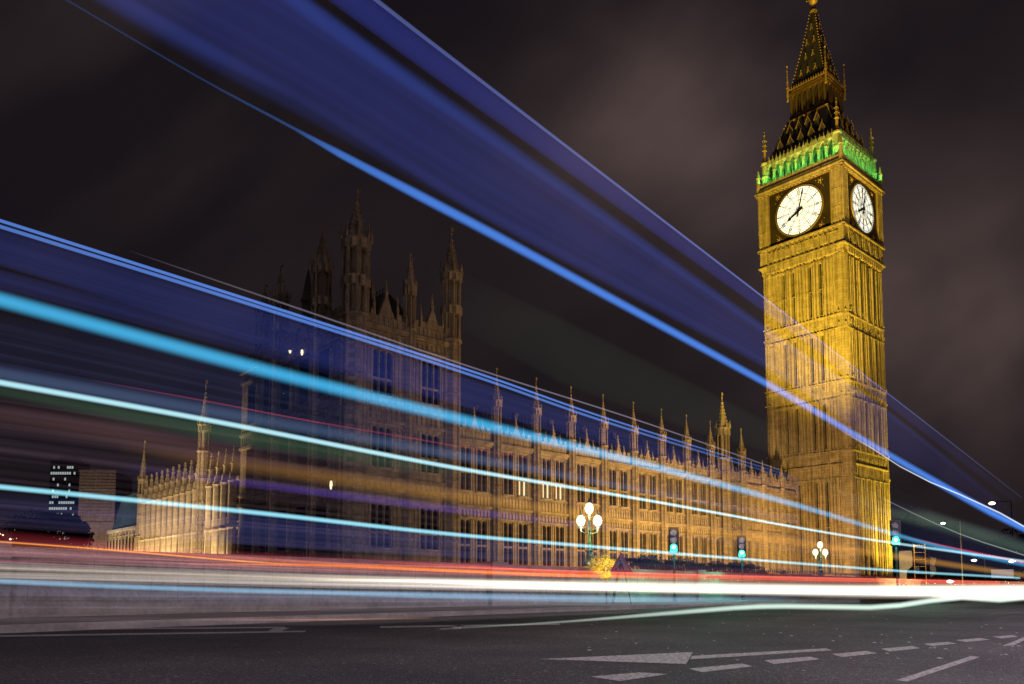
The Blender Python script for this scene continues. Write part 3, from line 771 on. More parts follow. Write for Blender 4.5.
for sx in (-1, 1):
    for sy in (-1, 1):
        pinnacle(g2, sx * 2.95, sy * 2.95, 73.2, 78.6, .16, 8); g2.ball((sx * 2.95, sy * 2.95, 78.7), .15, 6, 4)
obj('lantern_gilding', g2, 'gold', tw)
# spire
sp = MB(); sp.rings([sq(2.7, 74.7), sq(2.15, 77.2), sq(1.08, 82.5), sq(.32, 87.2), sq(.25, 88.0)]); spo = obj('spire', sp, 'slate', tw)
g3 = MB()
for sx, sy in ((-1, -1), (-1, 1), (1, -1)):
    if True:
        for i in range(24):
            t = i / 23; z = 75.2 + 12.0 * t
            h = 2.7 - .22 * (z - 74.7) if z < 77.2 else (2.15 - 1.07 * (z - 77.2) / 5.3 if z < 82.5 else 1.08 - .76 * (z - 82.5) / 4.7)
            g3.ball((sx * (h + .04), sy * (h + .04), z), .1, 5, 4)
for F0 in sides[:2]:
    for z, h, n in ((76.6, 2.22, 3), (79.2, 1.68, 2), (81.6, 1.2, 2), (84, .78, 1)):
        F = Frame((F0.n[0] * h, F0.n[1] * h), F0.e, F0.n)
        for k in range(n):
            s = (k - (n - 1) / 2) * 1.1; F.prism(g3, [(s - .22, z), (s - .14, z), (s + .02, z + .6), (s - .02, z + .8)], -.05, .12); g3.ball(F.p(s, .1, z + .85), .09, 5, 4)
            F.prism(g3, [(s + .22, z), (s + .14, z), (s - .02, z + .6), (s + .02, z + .8)], -.05, .12)
obj_pieces('crocket', g3, 'gold', spo); g3 = MB()
g3.lathe(0, 0, [(.5, 87.0), (.55, 87.3), (.3, 87.6), (.2, 88.3), (.55, 88.7), (.72, 89.1), (.55, 89.6), (.2, 89.9), (.12, 91), (.3, 91.4), (.1, 91.8), (.05, 94.5)], 10)
for k in range(8):
    an = k * math.pi / 4; g3.bar((0, 0, 88.6), (1.0 * math.cos(an), 1.0 * math.sin(an), 89.5), .05, 4)
    g3.ball((1.0 * math.cos(an), 1.0 * math.sin(an), 89.5), .12, 5, 4)
g3.box(-.6, .6, -.05, .05, 93, 93.15)
obj('finial', g3, 'gold', tw)
# clocks
ZC = 54.15
def clock(F0):
    F = Frame((F0.n[0] * 6.06, F0.n[1] * 6.06), F0.e, F0.n)
    fr = MB(); F.box(fr, -4.6, 4.6, 0, .12, ZC - 3.92, ZC + 4.0)
    frame = obj('clock_surround', fr, mat('dark_surround', (.035, .026, .016), .5, .1, noise=4, var=.4), tw)
    gq = MB()
    for q in (-4.62, 4.56): F.box(gq, q, q + .06, .12, .2, ZC - 3.9, ZC + 4.0)
    for q in (-3.98, 3.92): F.box(gq, -4.6, 4.6, .12, .2, ZC + q, ZC + q + .06)
    for sx in (-1, 1):
        for sy in (-1, 1):
            for i in range(5):
                an = i * 2 * math.pi / 5; c = (sx * 3.2 + .3 * math.cos(an), ZC + sy * 3.2 + .3 * math.sin(an))
                gq.ball(F.p(c[0], .12, c[1]), .1, 5, 4)
            gq.ball(F.p(sx * 3.2, .18, ZC + sy * 3.2), .16, 6, 4)
            for i in range(4): gq.ball(F.p(sx * (3.6 - .35 * i), .12, ZC + sy * (2.35 + .35 * i)), .07, 5, 4)
    N = 72
    def ring(mb, r0, r1, d0, d1):
        for i in range(N):
            a, b = 2 * math.pi * i / N, 2 * math.pi * (i + 1) / N
            F.prism(mb, [(r0 * math.sin(a), ZC + r0 * math.cos(a)), (r1 * math.sin(a), ZC + r1 * math.cos(a)), (r1 * math.sin(b), ZC + r1 * math.cos(b)), (r0 * math.sin(b), ZC + r0 * math.cos(b))], d0, d1)
    ring(gq, 3.5, 3.6, .12, .26)
    obj('clock_gilding', gq, 'gold', frame)
    dl = MB(); F.prism(dl, [(3.5 * math.sin(2 * math.pi * i / N), ZC + 3.5 * math.cos(2 * math.pi * i / N)) for i in range(N)], .12, .2)
    dial = obj('clock_face', dl, 'opal', tw)
    ir = MB(); ring(ir, 3.38, 3.5, .2, .26); ring(ir, 3.08, 3.12, .2, .235); ring(ir, 2.3, 2.36, .2, .235); ring(ir, 1.5, 1.54, .2, .23); ring(ir, .5, .55, .2, .23)
    def stroke(p, q, w):      # p,q in (r,offset,hour-angle) plane coords already cartesian
        dx, dz = q[0] - p[0], q[1] - p[1]; L_ = math.hypot(dx, dz); nx, nz = -dz / L_ * w / 2, dx / L_ * w / 2
        F.prism(ir, [(p[0] + nx, ZC + p[1] + nz), (q[0] + nx, ZC + q[1] + nz), (q[0] - nx, ZC + q[1] - nz), (p[0] - nx, ZC + p[1] - nz)], .2, .238)
    for i in range(60):
        a = i * math.pi / 30; stroke((3.12 * math.sin(a), 3.12 * math.cos(a)), (3.36 * math.sin(a), 3.36 * math.cos(a)), .035 if i % 5 else .12)
    for i in range(12):
        a = i * math.pi / 6 + math.pi / 12
        stroke((.55 * math.sin(a), .55 * math.cos(a)), (1.5 * math.sin(a), 1.5 * math.cos(a)), .03)
        a -= math.pi / 12; stroke((.55 * math.sin(a), .55 * math.cos(a)), (2.3 * math.sin(a), 2.3 * math.cos(a)), .05)
        for dlt in (-.09, .09): stroke((1.5 * math.sin(a + dlt), 1.5 * math.cos(a + dlt)), (2.3 * math.sin(a + dlt * .9), 2.3 * math.cos(a + dlt * .9)), .025)
    rom = ['XII', 'I', 'II', 'III', 'IIII', 'V', 'VI', 'VII', 'VIII', 'IX', 'X', 'XI']
    for h, t in enumerate(rom):
        a = h * math.pi / 6; wid = {'I': .13, 'V': .26, 'X': .26}; tot = sum(wid[c] for c in t); x = -tot / 2
        def P(xx, rr): return (rr * math.sin(a) + xx * math.cos(a), rr * math.cos(a) - xx * math.sin(a))
        for c in t:
            w = wid[c]; m_ = x + w / 2
            if c == 'I': stroke(P(m_, 2.44), P(m_, 3.0), .065)
            if c == 'V': stroke(P(m_ - .09, 3.0), P(m_, 2.44), .075); stroke(P(m_ + .09, 3.0), P(m_, 2.44), .035)
            if c == 'X': stroke(P(m_ - .09, 3.0), P(m_ + .09, 2.44), .075); stroke(P(m_ + .09, 3.0), P(m_ - .09, 2.44), .035)
            x += w
    obj('numerals', ir, 'iron', dial)
    for name, ang, L_, w, tail in (('minute_hand', R(14), 3.15, .17, .9), ('hour_hand', R(241), 2.05, .34, .6)):
        hb = MB(); s_, c_ = math.sin(ang), math.cos(ang)
        def Q(l, o): return (l * s_ + o * c_, ZC + l * c_ - o * s_)
        F.prism(hb, [Q(-tail, -w * .7), Q(-tail, w * .7), Q(0, w * .6), Q(L_ * .7, w * .42), Q(L_ * .78, w * .9), Q(L_, 0), Q(L_ * .78, -w * .9), Q(L_ * .7, -w * .42), Q(0, -w * .6)], .3 if L_ > 3 else .26, .35 if L_ > 3 else .295)
        if L_ > 3: F.prism(hb, [(.32 * math.sin(i * math.pi / 6), ZC + .32 * math.cos(i * math.pi / 6)) for i in range(12)], .35, .4)
        obj(name, hb, 'iron', tw)
for F0 in sides[:2]: clock(F0)

# ------------------------------------------------------------------ floodlights (fixtures with their lamps)
def floodlight(loc, target, energy, color, cone, label, group='floodlights aimed at the palace', radius=.5, blend=.9):
    t = thing('floodlight', label, 'floodlight', loc, 0, group)
    d = (Vector(target) - Vector(loc)); d.z = 0; d.normalize()
    b = MB().lathe(0, 0, [(.22, 0), (.2, .05), (.05, .08), (.05, .35)], 8); obj('base', b, 'iron', t)
    h = MB(); rot = math.atan2(d.y, d.x)
    h.box(-.18, .14, -.3, .3, .35, .75); h.box(.14, .2, -.34, .34, .31, .79)
    ho = obj('housing', h, 'iron', t); ho.rotation_euler = (0, 0, rot)
    gl_ = MB().box(.201, .21, -.26, .26, .38, .72); g_ = obj('lens', gl_, 'white', t); g_.rotation_euler = (0, 0, rot)
    lp = Vector((d.x * .7, d.y * .7, .55))
    lo_ = light('flood_lamp', 'SPOT', lp, energy, color, t, None, spot_size=R(cone), spot_blend=blend, shadow_soft_size=radius)
    lo_.rotation_euler = (Vector(target) - (Vector(loc) + lp)).to_track_quat('-Z', 'Y').to_euler()
    return t
GOLD = (1.0, .66, .05)
floodlight(site(-31, -9, 0), site(0, 5, 49), 360000, (1, .70, .06), 44, 'black floodlight on the green, aimed at the upper river face of the clock tower')
floodlight(site(-22, -5, 0), site(0, 3, 12), 30000, (1, .60, .16), 80, 'black floodlight on the green, aimed at the foot of the clock tower')
floodlight(site(16, -30, 0), site(8, 0, 42), 34000, (1, .64, .06), 48, 'black floodlight on the pavement, aimed high at the north face of the clock tower')
floodlight(site(9.5, -8, 0), site(9, 0, 12), 44000, (1, .74, .05), 84, 'black floodlight closest to the north foot of the clock tower')
floodlight(site(-36, -30, 0), site(6, 6, 76), 170000, (1, .66, .20), 17, 'black floodlight aimed at the roof of the clock tower')
for s, e in ((-14, 4500), (-26, 13000), (-38, 14000), (-50, 6000)):
    floodlight(site(s + 1, -10, 0), site(s, 8, 8), e * .95, (1, .63, .18), 110, 'black floodlight standing on the green before the palace range', 'floodlights on the green')
floodlight(site(-32, -34, 0), site(-32, 8, 18), 36000, (1, .62, .22), 80, 'black floodlight far out on the green, aimed at the palace turrets')
floodlight(site(-62, -18, 0), site(-65, 8, 25), 2300, (1, .50, .38), 50, 'black floodlight before the dim pavilion')
for w, e in ((33.5, 1), (39, 1), (45, 1), (51, 1), (57, 1), (64, .8), (70, .8)):
    floodlight(site(-75, w + 1.0, 0), site(-70.5, w + 3, 7), e * 6000, (1, .74, .40), 76, 'black floodlight on the terrace below the river front', 'floodlights on the terrace')
floodlight(site(-73.6, 30.9, 0), site(-70.8, 32.2, 6), 3600, (1, .74, .40), 74, 'black floodlight on the terrace beside the pavilion corner', 'floodlights on the terrace', blend=.4)
floodlight(site(-96, 40, 0), site(-70.5, 46, 13), 22000, (1, .74, .42), 62, 'black floodlight on the terrace edge aimed at the pinnacles')
floodlight(site(-82, 42, 0), site(-70.8, 33, 11.5), 16000, (1, .76, .42), 34, 'black floodlight on the terrace aimed at the nearest buttress tops')
floodlight(site(-86, 70, 0), site(-68, 70, 12), 9000, (.85, .9, .8), 50, 'black floodlight aimed at the pale green roof')
floodlight(site(-80, 44, 0), site(-70.8, 38.5, 19), 16000, (1, .74, .40), 26, 'black floodlight on the terrace aimed at the tall slender turret')
# green gallery lamps behind the parapet, clock reflectors
for F0 in sides[:2]:
    for k in range(4):
        s = -4.0 + k * 2.67; p = F0.p(s, -.85, 59.6)
        light('gallery_lamp', 'AREA', p, 125, (.10, 1, .22), tw, F0.p(s, -.8, 63.5), shape='RECTANGLE', size=2.6, size_y=.12)
    for k in range(3):
        s = -4.2 + k * 4.2; p = F0.p(s, .6, 60.5)
        light('gallery_lamp', 'AREA', p, 130, (.16, 1, .16), tw, F0.p(s, -.3, 64.0), shape='RECTANGLE', size=3.6, size_y=.1)

# ------------------------------------------------------------------ three-globe bridge lamps
def make_lamp():
    t = thing('street_lamp', 'x', 'street lamp', (0, 0, 0), 0, 'three-globe lamps on the parapet')
    b = MB().lathe(0, 0, [(.26, 0), (.26, .12), (.16, .2), (.13, .55), (.18, .6), (.08, .68), (.06, 1.35), (.1, 1.4), (.05, 1.46), (.04, 2.0), (.09, 2.04)], 8); obj('post', b, 'iron_green', t)
    a = MB()
    for q in (-1, 1):
        pts = [(0, 0, 1.35), (q * .16, 0, 1.28), (q * .31, 0, 1.36), (q * .34, 0, 1.5)]
        for i in range(3): a.bar(pts[i], pts[i + 1], .025, 6)
        a.lathe(q * .34, 0, [(.03, 1.48), (.11, 1.53), (.11, 1.56)], 8)
    obj('arm', a, 'iron_green', t)
    for x, z in ((0, 2.28), (-.34, 1.78), (.34, 1.78)):
        gmb = MB().lathe(x, 0, [(.08, z - .2), (.16, z - .1), (.185, z + .03), (.14, z + .17), (.06, z + .24)], 12); gg = obj('globe', gmb, 'globe', t)
        c = MB().lathe(x, 0, [(.07, z + .24), (.08, z + .27), (.03, z + .33), (.008, z + .46)], 8); obj('cap', c, 'iron_green', gg)
        light('lamp_bulb', 'POINT', (x, -.06, z - .34), 22, (1, .86, .58), gg, None, shadow_soft_size=.06)
    return t
def bridge_t(px, d):                          # distance along the bridge for a bearing
    k = (px - 512) / FPX; return (math.cos(PH) + math.sin(PH) * k) / (math.sin(PH) - math.cos(PH) * k) * d
lamp = make_lamp()
L1 = bridge_t(589.5, 17.6); L2 = bridge_t(820.5, 17.6)
lamp.location = bridge(L1, 17.6, 1.6); lamp.rotation_euler = (0, 0, R(4)); lamp['label'] = 'three-globe lamp shining above the yellow bush, the larger of the two in view'
l2 = copy_tree(lamp); l2.location = bridge(L2, 17.6, 1.3); l2['label'] = 'smaller three-globe lamp shining at the foot of the clock tower'
for k, (t, d) in enumerate(((-12, -5.5), (6, -6.5), (-9, 17.6), (26, -4.5))):      # unseen lamps added to light the road and the amber board
    c = copy_tree(lamp); c.location = bridge(t, d, 4.2); c['label'] = 'unseen three-globe lamp added for its light, beside or behind the camera'
    ped = MB().lathe(0, 0, [(.3, -4.2), (.28, -3.8), (.14, -3.5), (.1, 0)], 8); obj('pedestal', ped, 'iron_green', c)
    for g_ in c.children:
        for q in g_.children:
            if q.type == 'LIGHT':
                q.data = q.data.copy(); q.data.energy = ({-5.5: 3300, -6.5: 1700, -4.5: 3900}[d]) if d < 0 else 200; q.data.color = (1, .81, .94)

# ------------------------------------------------------------------ traffic lights
def make_signal():
    t = thing('traffic_light', 'x', 'traffic light', (0, 0, 0), 0, 'traffic lights showing green')
    obj('pole', MB().lathe(0, 0, [(.09, 0), (.09, .25), (.055, .3), (.055, 2.45)], 10), 'iron', t)
    h = MB(); h.box(-.16, .16, -.16, .1, 2.15, 3.2); h.box(-.22, .22, .1, .12, 2.1, 3.25)
    hd = obj('signal_head', h, 'plastic', t)
    for z, m_ in ((3.0, 'dark_lens'), (2.68, 'dark_lens'), (2.36, 'green_lens')):
        F = Frame((0, -.16), (1, 0), (0, -1)); mb = MB(); F.prism(mb, [(.135 * math.cos(i * math.pi / 8), z + .135 * math.sin(i * math.pi / 8)) for i in range(16)], 0, .03)
        obj('lens', mb, m_, hd, 'lit green lens' if m_ == 'green_lens' else None)
        v = MB()
        for i in range(8):
            a, b = i * math.pi / 8, (i + 1) * math.pi / 8
            F.prism(v, [(.14 * math.cos(a), z + .14 * math.sin(a)), (.155 * math.cos(a), z + .155 * math.sin(a)), (.155 * math.cos(b), z + .155 * math.sin(b)), (.14 * math.cos(b), z + .14 * math.sin(b))], 0, .2)
        obj('visor', v, 'plastic', hd)
    F = Frame((0, -.19), (1, 0), (0, -1)); mb = MB(); F.prism(mb, [(.075 * math.cos(i * math.pi / 8), 2.36 + .075 * math.sin(i * math.pi / 8)) for i in range(16)], 0, .02); obj('bulb', mb, mat('signal_bulb', (.8, 1, .9), .3, emis=(.62, 1, .85), estr=2), hd)
    light('signal_lamp', 'POINT', (0, -.34, 2.36), 260, (.08, 1, .55), t, None, shadow_soft_size=.09)
    return t
sg = make_signal()
def aim(o):
    o.rotation_euler = (0, 0, math.atan2(o.location.y, o.location.x) - math.pi / 2)
for k, (px, d, z, lab) in enumerate(((674, 16.2, .1, 'traffic light showing green on the far pavement, right of the roadworks sign'), (742, 16.2, .1, 'traffic light showing green, halfway between the roadworks sign and the clock tower'), (896.5, 9.0, .45, 'traffic light showing green right of the clock tower, beside the amber board'))):
    o = sg if k == 0 else copy_tree(sg)
    o.location = bridge(bridge_t(px, d), d, z); aim(o); o['label'] = lab

# amber board by the third signal
p = bridge(bridge_t(905, 9.3), 9.3)
t = thing('sign_board', 'pale amber notched board standing right of the traffic light', 'board', p); aim(t)
F = Frame((0, 0), (1, 0), (0, -1)); mb = MB(); F.prism(mb, [(-.25, .9), (.02, .9), (.06, 1.5), (.3, 1.75), (.3, 2.45), (-.25, 2.45)], -.06, 0); obj('board', mb, 'amber', t)
mb = MB().bar((-.2, .05, 0), (-.2, .05, 2.3), .03); mb.bar((.0, .05, 0), (.0, .05, 2.3), .03); obj('post', mb, 'iron', t)
# roadworks sign
p = bridge(bridge_t(621, 15.2), 15.2, .125)
t = thing('roadworks_sign', 'red-bordered triangular roadworks sign on a folding stand by the yellow bush', 'sign', p); aim(t)
mb = MB(); F.prism(mb, [(-.42, 1.15), (.42, 1.15), (0, 1.9)], -.03, 0); pl = obj('plate', mb, 'red', t)
mb = MB(); F.prism(mb, [(-.29, 1.22), (.29, 1.22), (0, 1.74)], 0, .006); obj('sign_face', mb, mat('dull_sheeting', (.16, .15, .18), .5, noise=9, var=.2), pl)
mb = MB(); F.prism(mb, [(-.06, 1.24), (-.01, 1.24), (.02, 1.38), (.06, 1.24), (.11, 1.24), (.05, 1.48), (-.03, 1.52), (-.08, 1.42)], .006, .01)
F.prism(mb, [(-.03 + .035 * math.cos(i), 1.57 + .035 * math.sin(i)) for i in [q * math.pi / 4 for q in range(8)]], .006, .01)
F.prism(mb, [(-.04, 1.46), (-.2, 1.27), (-.17, 1.26), (-.02, 1.43)], .006, .01); F.prism(mb, [(-.26, 1.24), (-.14, 1.24), (-.2, 1.32)], .006, .01)
obj('pictogram', mb, 'iron', pl)
mb = MB().bar((-.35, .05, 0), (-.1, .02, 1.3), .02); mb.bar((.35, .05, 0), (.1, .02, 1.3), .02); mb.bar((-.3, .5, 0), (0, .02, 1.6), .02); obj('stand', mb, 'iron', t)

# ------------------------------------------------------------------ foliage
def leafy(name, loc, rx, rz, zc, n, ls, m, label, cat, group=None, trunk=.08, seed=1, squash=1.0):
    random.seed(seed); t = thing(name, label, cat, loc, 0, group)
    lb = MB(); clumps = [(random.gauss(0, .5) * rx, random.gauss(0, .5) * rx * squash, zc + random.uniform(-.8, .9) * rz, random.uniform(.25, .5)) for _ in range(14)]
    for i in range(n):
        c = random.choice(clumps); q = Vector((random.gauss(0, 1), random.gauss(0, 1), random.gauss(0, 1))); q.normalize()
        r = c[3] * random.random() ** .4; p = Vector((c[0] + q.x * rx * r, c[1] + q.y * rx * r, c[2] + q.z * rz * r))
        a = Vector((random.gauss(0, 1), random.gauss(0, 1), random.gauss(0, 1))).normalized() * ls; b = a.orthogonal().normalized() * ls * .5
        lb.add([p - a, p + b, p + a, p - b], [(0, 1, 2, 3)])
    obj('foliage', lb, m, t, recalc=False)
    st = MB(); st.bar((0, 0, 0), (0, 0, zc), trunk, 7, trunk * .5)
    for c in clumps[:8]: st.bar((0, 0, zc * .45), (c[0], c[1], c[2]), trunk * .4, 5, trunk * .12)
    obj('trunk', st, 'bark', t); return t
p = bridge(bridge_t(606, 16.6), 16.6, .125)
yb = leafy('bush', p, .50, .50, 1.42, 2200, .05, 'leaf_gold', 'bright yellow lit bush under the left three-globe lamp', 'bush', seed=3, trunk=.04)
light('bush_lamp', 'SPOT', (p[0] * .93, p[1] * .93, .9), 4200, (1, .78, .14), None, (p[0], p[1], 1.75), spot_size=R(34), spot_blend=.5, shadow_soft_size=.1)
random.seed(5)
for k in range(9):
    px = 632 + k * 16
    if 665 < px < 682: px += 8
    p = bridge(bridge_t(px, 21), 21, 0)
    leafy('shrub', p, 1.3, .7, 1.55, 900, .1, 'leaf', 'dark green shrub in the row behind the railing below the palace range', 'shrub', 'dark shrubs below the palace', seed=20 + k, trunk=.05)
for k, (px, yt, Z, rr) in enumerate(((22, 522, 200, 7), (52, 506, 210, 9), (70, 515, 190, 6), (8, 530, 170, 5), (905, 520, 190, 8), (950, 532, 230, 9), (1000, 540, 260, 10), (1040, 530, 240, 12))):
    X = (px - 512) / FPX * Z; h = (588 - yt) / FPX * Z + .7
    lab = ['broad dark tree at far left below the office tower', 'tallest dark tree at far left below the lit office tower', 'dark tree touching the pale masonry block', 'low dark tree cut by the left edge', 'dark tree just right of the clock tower', 'dark tree right of the amber board', 'dark tree behind the white street sign', 'dark tree at the right edge of the picture'][k]
    leafy('tree', (X, Z, 0), rr, h * .38, h * .62, 2600, .55, 'leaf', lab, 'tree', 'dark trees in the distance', seed=40 + k, trunk=.4)

# railing before the green
rl = thing('railing', 'black iron railing of spiked bars below the palace range', 'railing', bridge(45, 19.6), RB)
mb = MB(); x = -16
while x < 32: mb.bar((x, 0, 0), (x, 0, 1.75), .018, 4); mb.lathe(x, 0, [(.03, 1.75), (.045, 1.8), (.002, 1.95)], 4); x += .32
mb.box(-16, 32, -.02, .02, 1.5, 1.56); mb.box(-16, 32, -.02, .02, .3, .36)
obj('bar_row', mb, 'iron', rl)

# ------------------------------------------------------------------ distance, left: office tower and masonry block
def far(px0, px1, yt, Z): return (px0 - 512) / FPX * Z, (px1 - 512) / FPX * Z, (588 - yt) / FPX * Z + .7
a, b, h = far(46, 74, 459, 420)
ot = thing('office_tower', 'dark slab office tower with rows of lit windows on the skyline', 'office building', ((a + b) / 2, 420, 0))
w = b - a; mb = MB().box(-w / 2, w / 2, 0, 12, 0, h); mb.box(-w * .3, w * .3, 3, 9, h, h + 2.5); obj('wall', mb, 'facade_dark', ot)
mb = MB(); lt = MB(); random.seed(9)
nf = 20
for i in range(nf):
    z = 4 + (h - 6) * i / nf; mb.box(-w / 2 - .1, w / 2 + .1, -.25, -.01, z + 2.3, z + 2.75)
    x = -w / 2 + .4
    while x < w / 2 - 1:
        if random.random() < (.75 if i in (19, 18, 13, 12, 7, 6, 8) else .28): lt.box(x, x + .95, -.06, -.01, z + .6, z + 2.0)
        x += 1.25
obj('floor_slab', mb, 'concrete', ot); obj('lit_window_grid', lt, mat('office_light', (.2, .2, .2), .5, emis=(.75, .9, .85), estr=.4), ot)
a, b, h = far(77, 112, 469, 250)
mbk = thing('masonry_block', 'plain pale masonry block between the office tower and the floodlit wing', 'building', ((a + b) / 2, 250, 0), R(6))
w = b - a; wmn = MB(); F = Frame((0, 0), (1, 0), (0, -1)); wn_ = 6
for i in range(wn_):
    c0, c1 = -w / 2 + w * i / wn_, -w / 2 + w * (i + 1) / wn_; m_ = (c0 + c1) / 2
    wall(wmn, F, c0, c1, 0, 24, [(m_ - .4, m_ + .4, 6, 14)]); put_window(mbk, F, m_, 6, .8, 8, 1, (.5,), stone='concrete')
wall(wmn, F, -w / 2, w / 2, 24, h, th=.6); wmn.box(-w / 2, w / 2, .6, 14, 0, h - .5)
obj('wall', wmn, 'concrete', mbk)
mm = MB()
for k in range(14): F.box(mm, -w / 2, w / 2, 0, .16, 24.5 + k * 1.0, 24.75 + k * 1.0)
F.box(mm, -w / 2 - .2, w / 2 + .2, -.2, .4, h - .6, h); F.box(mm, -w / 2, w / 2, 0, .3, 21.5, 22)
obj('moulding', mm, 'concrete', mbk)
floodlight(((a + b) / 2 + 6, 222, 0), ((a + b) / 2, 250, 24), 17000, (1, .62, .42), 80, 'black floodlight before the pale masonry block')

# small lights along the embankment, far left
random.seed(12)
for k in range(9):
    px = random.uniform(-2, 22); py = random.uniform(527, 545); Z = 260
    x = (px - 512) / FPX * Z; z = (588 - py) / FPX * Z + .7
    t = thing('street_light', 'tiny street light glowing among the dark trees at far left', 'street light', (x, Z * .6 + 60, 0), 0, 'tiny lights at far left')
    sc_ = (Z * .6 + 60) / Z; t.location.x = x * sc_; z = (z - .7) * sc_ + .7
    obj('pole', MB().lathe(0, 0, [(.1, 0), (.06, z)], 6), 'iron', t); obj('lamp_head', MB().ball((0, 0, z), .28, 8, 5), mat('distant_lamp', (.5, .5, .5), .5, emis=(1, .75, .45), estr=2.2), t)

# ------------------------------------------------------------------ right-hand distance: dark street blocks, lamps
def block(px0, px1, yt, Z, label, seed, storeys=5):
    random.seed(seed); a, b, h = far(px0, px1, yt, Z); w = b - a
    t = thing('street_building', label, 'building', ((a + b) / 2, Z, 0), R(-20), )
    F = Frame((0, 0), (1, 0), (0, -1)); wb = MB(); wb.box(-w / 2, w / 2, .6, 14, 0, h - .3); n = max(3, int(w / 3.2)); fh = h / storeys
    for f in range(storeys):
        for i in range(n):
            c0, c1 = -w / 2 + w * i / n, -w / 2 + w * (i + 1) / n; m_ = (c0 + c1) / 2
            wall(wb, F, c0, c1, f * fh, (f + 1) * fh, [(m_ - .6, m_ + .6, f * fh + fh * .25, f * fh + fh * .78)])
            put_window(t, F, m_, f * fh + fh * .25, 1.2, round(fh * .53, 3), 2, (.5,), stone='stone_dark', glass='lit_dim' if random.random() < .12 else 'glass', trac=False)
    obj('wall', wb, 'stone_dark', t); mo = MB(); F.box(mo, -w / 2 - .3, w / 2 + .3, -.3, .5, h - .5, h); F.box(mo, -w / 2, w / 2, 0, .25, fh * 1.02, fh * 1.02 + .3); obj('cornice', mo, 'stone_dark', t)
    rf_ = MB().hexa([(-w / 2, 0, h), (w / 2, 0, h), (w / 2, 13, h), (-w / 2, 13, h), (-w / 2 + 1, 3, h + 3), (w / 2 - 1, 3, h + 3), (w / 2 - 1, 10, h + 3), (-w / 2 + 1, 10, h + 3)]); r_ = obj('roof', rf_, 'slate', t)
    for q in (-.3, .3): obj('chimney', MB().box(q * w - .6, q * w + .6, 6, 7, h + 1, h + 4.8), 'stone_dark', r_)
block(900, 960, 536, 210, 'dark street building just right of the clock tower, lower than its neighbour', 3, 4)
block(962, 1040, 548, 260, 'dark street building at the right edge, behind the white street sign', 4, 4)
def arm_lamp(px, py, d, col, e, label, reach=1.2, r=.16):
    t_ = bridge_t(px, d); q = plane_at(px, py, d); t = thing('street_light', label, 'street light', (q.x, q.y, 0), 0, 'street lights right of the tower')
    aim(t); z = q.z
    obj('pole', MB().bar((reach, 0, 0), (reach, 0, z + .1), .07, 8, .05), 'iron', t)
    obj('arm', MB().bar((reach, 0, z + .1), (0, 0, z + .08), .035, 6), 'iron', t)
    hd = MB(); hd.rings([[(-.32 * k_, -.1 * k_, z + o), (.32 * k_, -.1 * k_, z + o), (.32 * k_, .1 * k_, z + o), (-.32 * k_, .1 * k_, z + o)] for k_, o in ((.8, 0), (1, .05), (.6, .12))]); obj('lamp_housing', hd, 'iron', t)
    obj('lamp_head', MB().ball((0, 0, z - .03), r, 10, 5, .5), mat('street_lamp_glow', (.8, .8, .8), .5, emis=col, estr=e), t)
arm_lamp(992, 503, 13, (1, .85, .6), 6, 'bright street light crossing the blue light trail, highest at right', 1.6, .3)
arm_lamp(943, 523, 14, (1, .95, .9), 6, 'white street light over the green haze right of the tower', 1.2, .18)
arm_lamp(974, 560, 13, (1, .9, .8), 5, 'low white street light above the headlight stream', .8, .22)
arm_lamp(1012, 561, 12, (1, .7, .85), 6, 'pinkish street light by the right edge', .8, .3)
arm_lamp(950, 581, 12, (1, .9, .9), 6, 'lowest white lamp touching the headlight stream', .6, .22)
# post carrying a flat amber shape
p = bridge(bridge_t(929, 13), 13, .125)
t = thing('amber_shape_post', 'narrow amber shape on a post right of the amber board', 'banner', p); aim(t)
obj('post', MB().lathe(0, 0, [(.06, 0), (.04, 3.0)], 8), 'iron', t)
F = Frame((0, -.03), (1, 0), (0, -1)); mb = MB()
F.prism(mb, [(.05, 1.4), (.3, 1.5), (.42, 1.9), (.34, 2.3), (.48, 2.75), (.08, 2.85)], -.05, 0); obj('cloth', mb, 'amber', t)
# white street sign
p = plane_at(1003, 575, 12.5)
t = thing('street_sign', 'blank white rectangular street sign at far right on two posts', 'sign', (p.x, p.y, 0)); aim(t)
obj('plate', MB().box(-1.0, 1.0, -.05, 0, p.z - .3, p.z + .55), mat('sign_white_glow', (.75, .75, .75), .5, emis=(.8, .8, .8), estr=.18), t)  # plate given a faint glow of its own
mb = MB().bar((-.8, .05, 0), (-.8, .05, p.z + .5), .05); mb.bar((.8, .05, 0), (.8, .05, p.z + .5), .05); obj('post', mb, 'iron', t)
# scaffold ladder frame beside the tower foot
t = thing('scaffold', 'small amber scaffold ladder against the foot of the clock tower', 'scaffold', site(15.2, -2.5)); aim(t)
mb = MB(); mb.bar((-.7, 0, 0), (-.7, 0, 7), .07); mb.bar((.7, 0, 0), (.7, 0, 7), .07); obj('upright', mb, 'amber', t)
mb = MB()
for k in range(7): mb.bar((-.7, 0, .8 + k), (.7, 0, .8 + k), .05)
obj('rung', mb, 'amber', t)
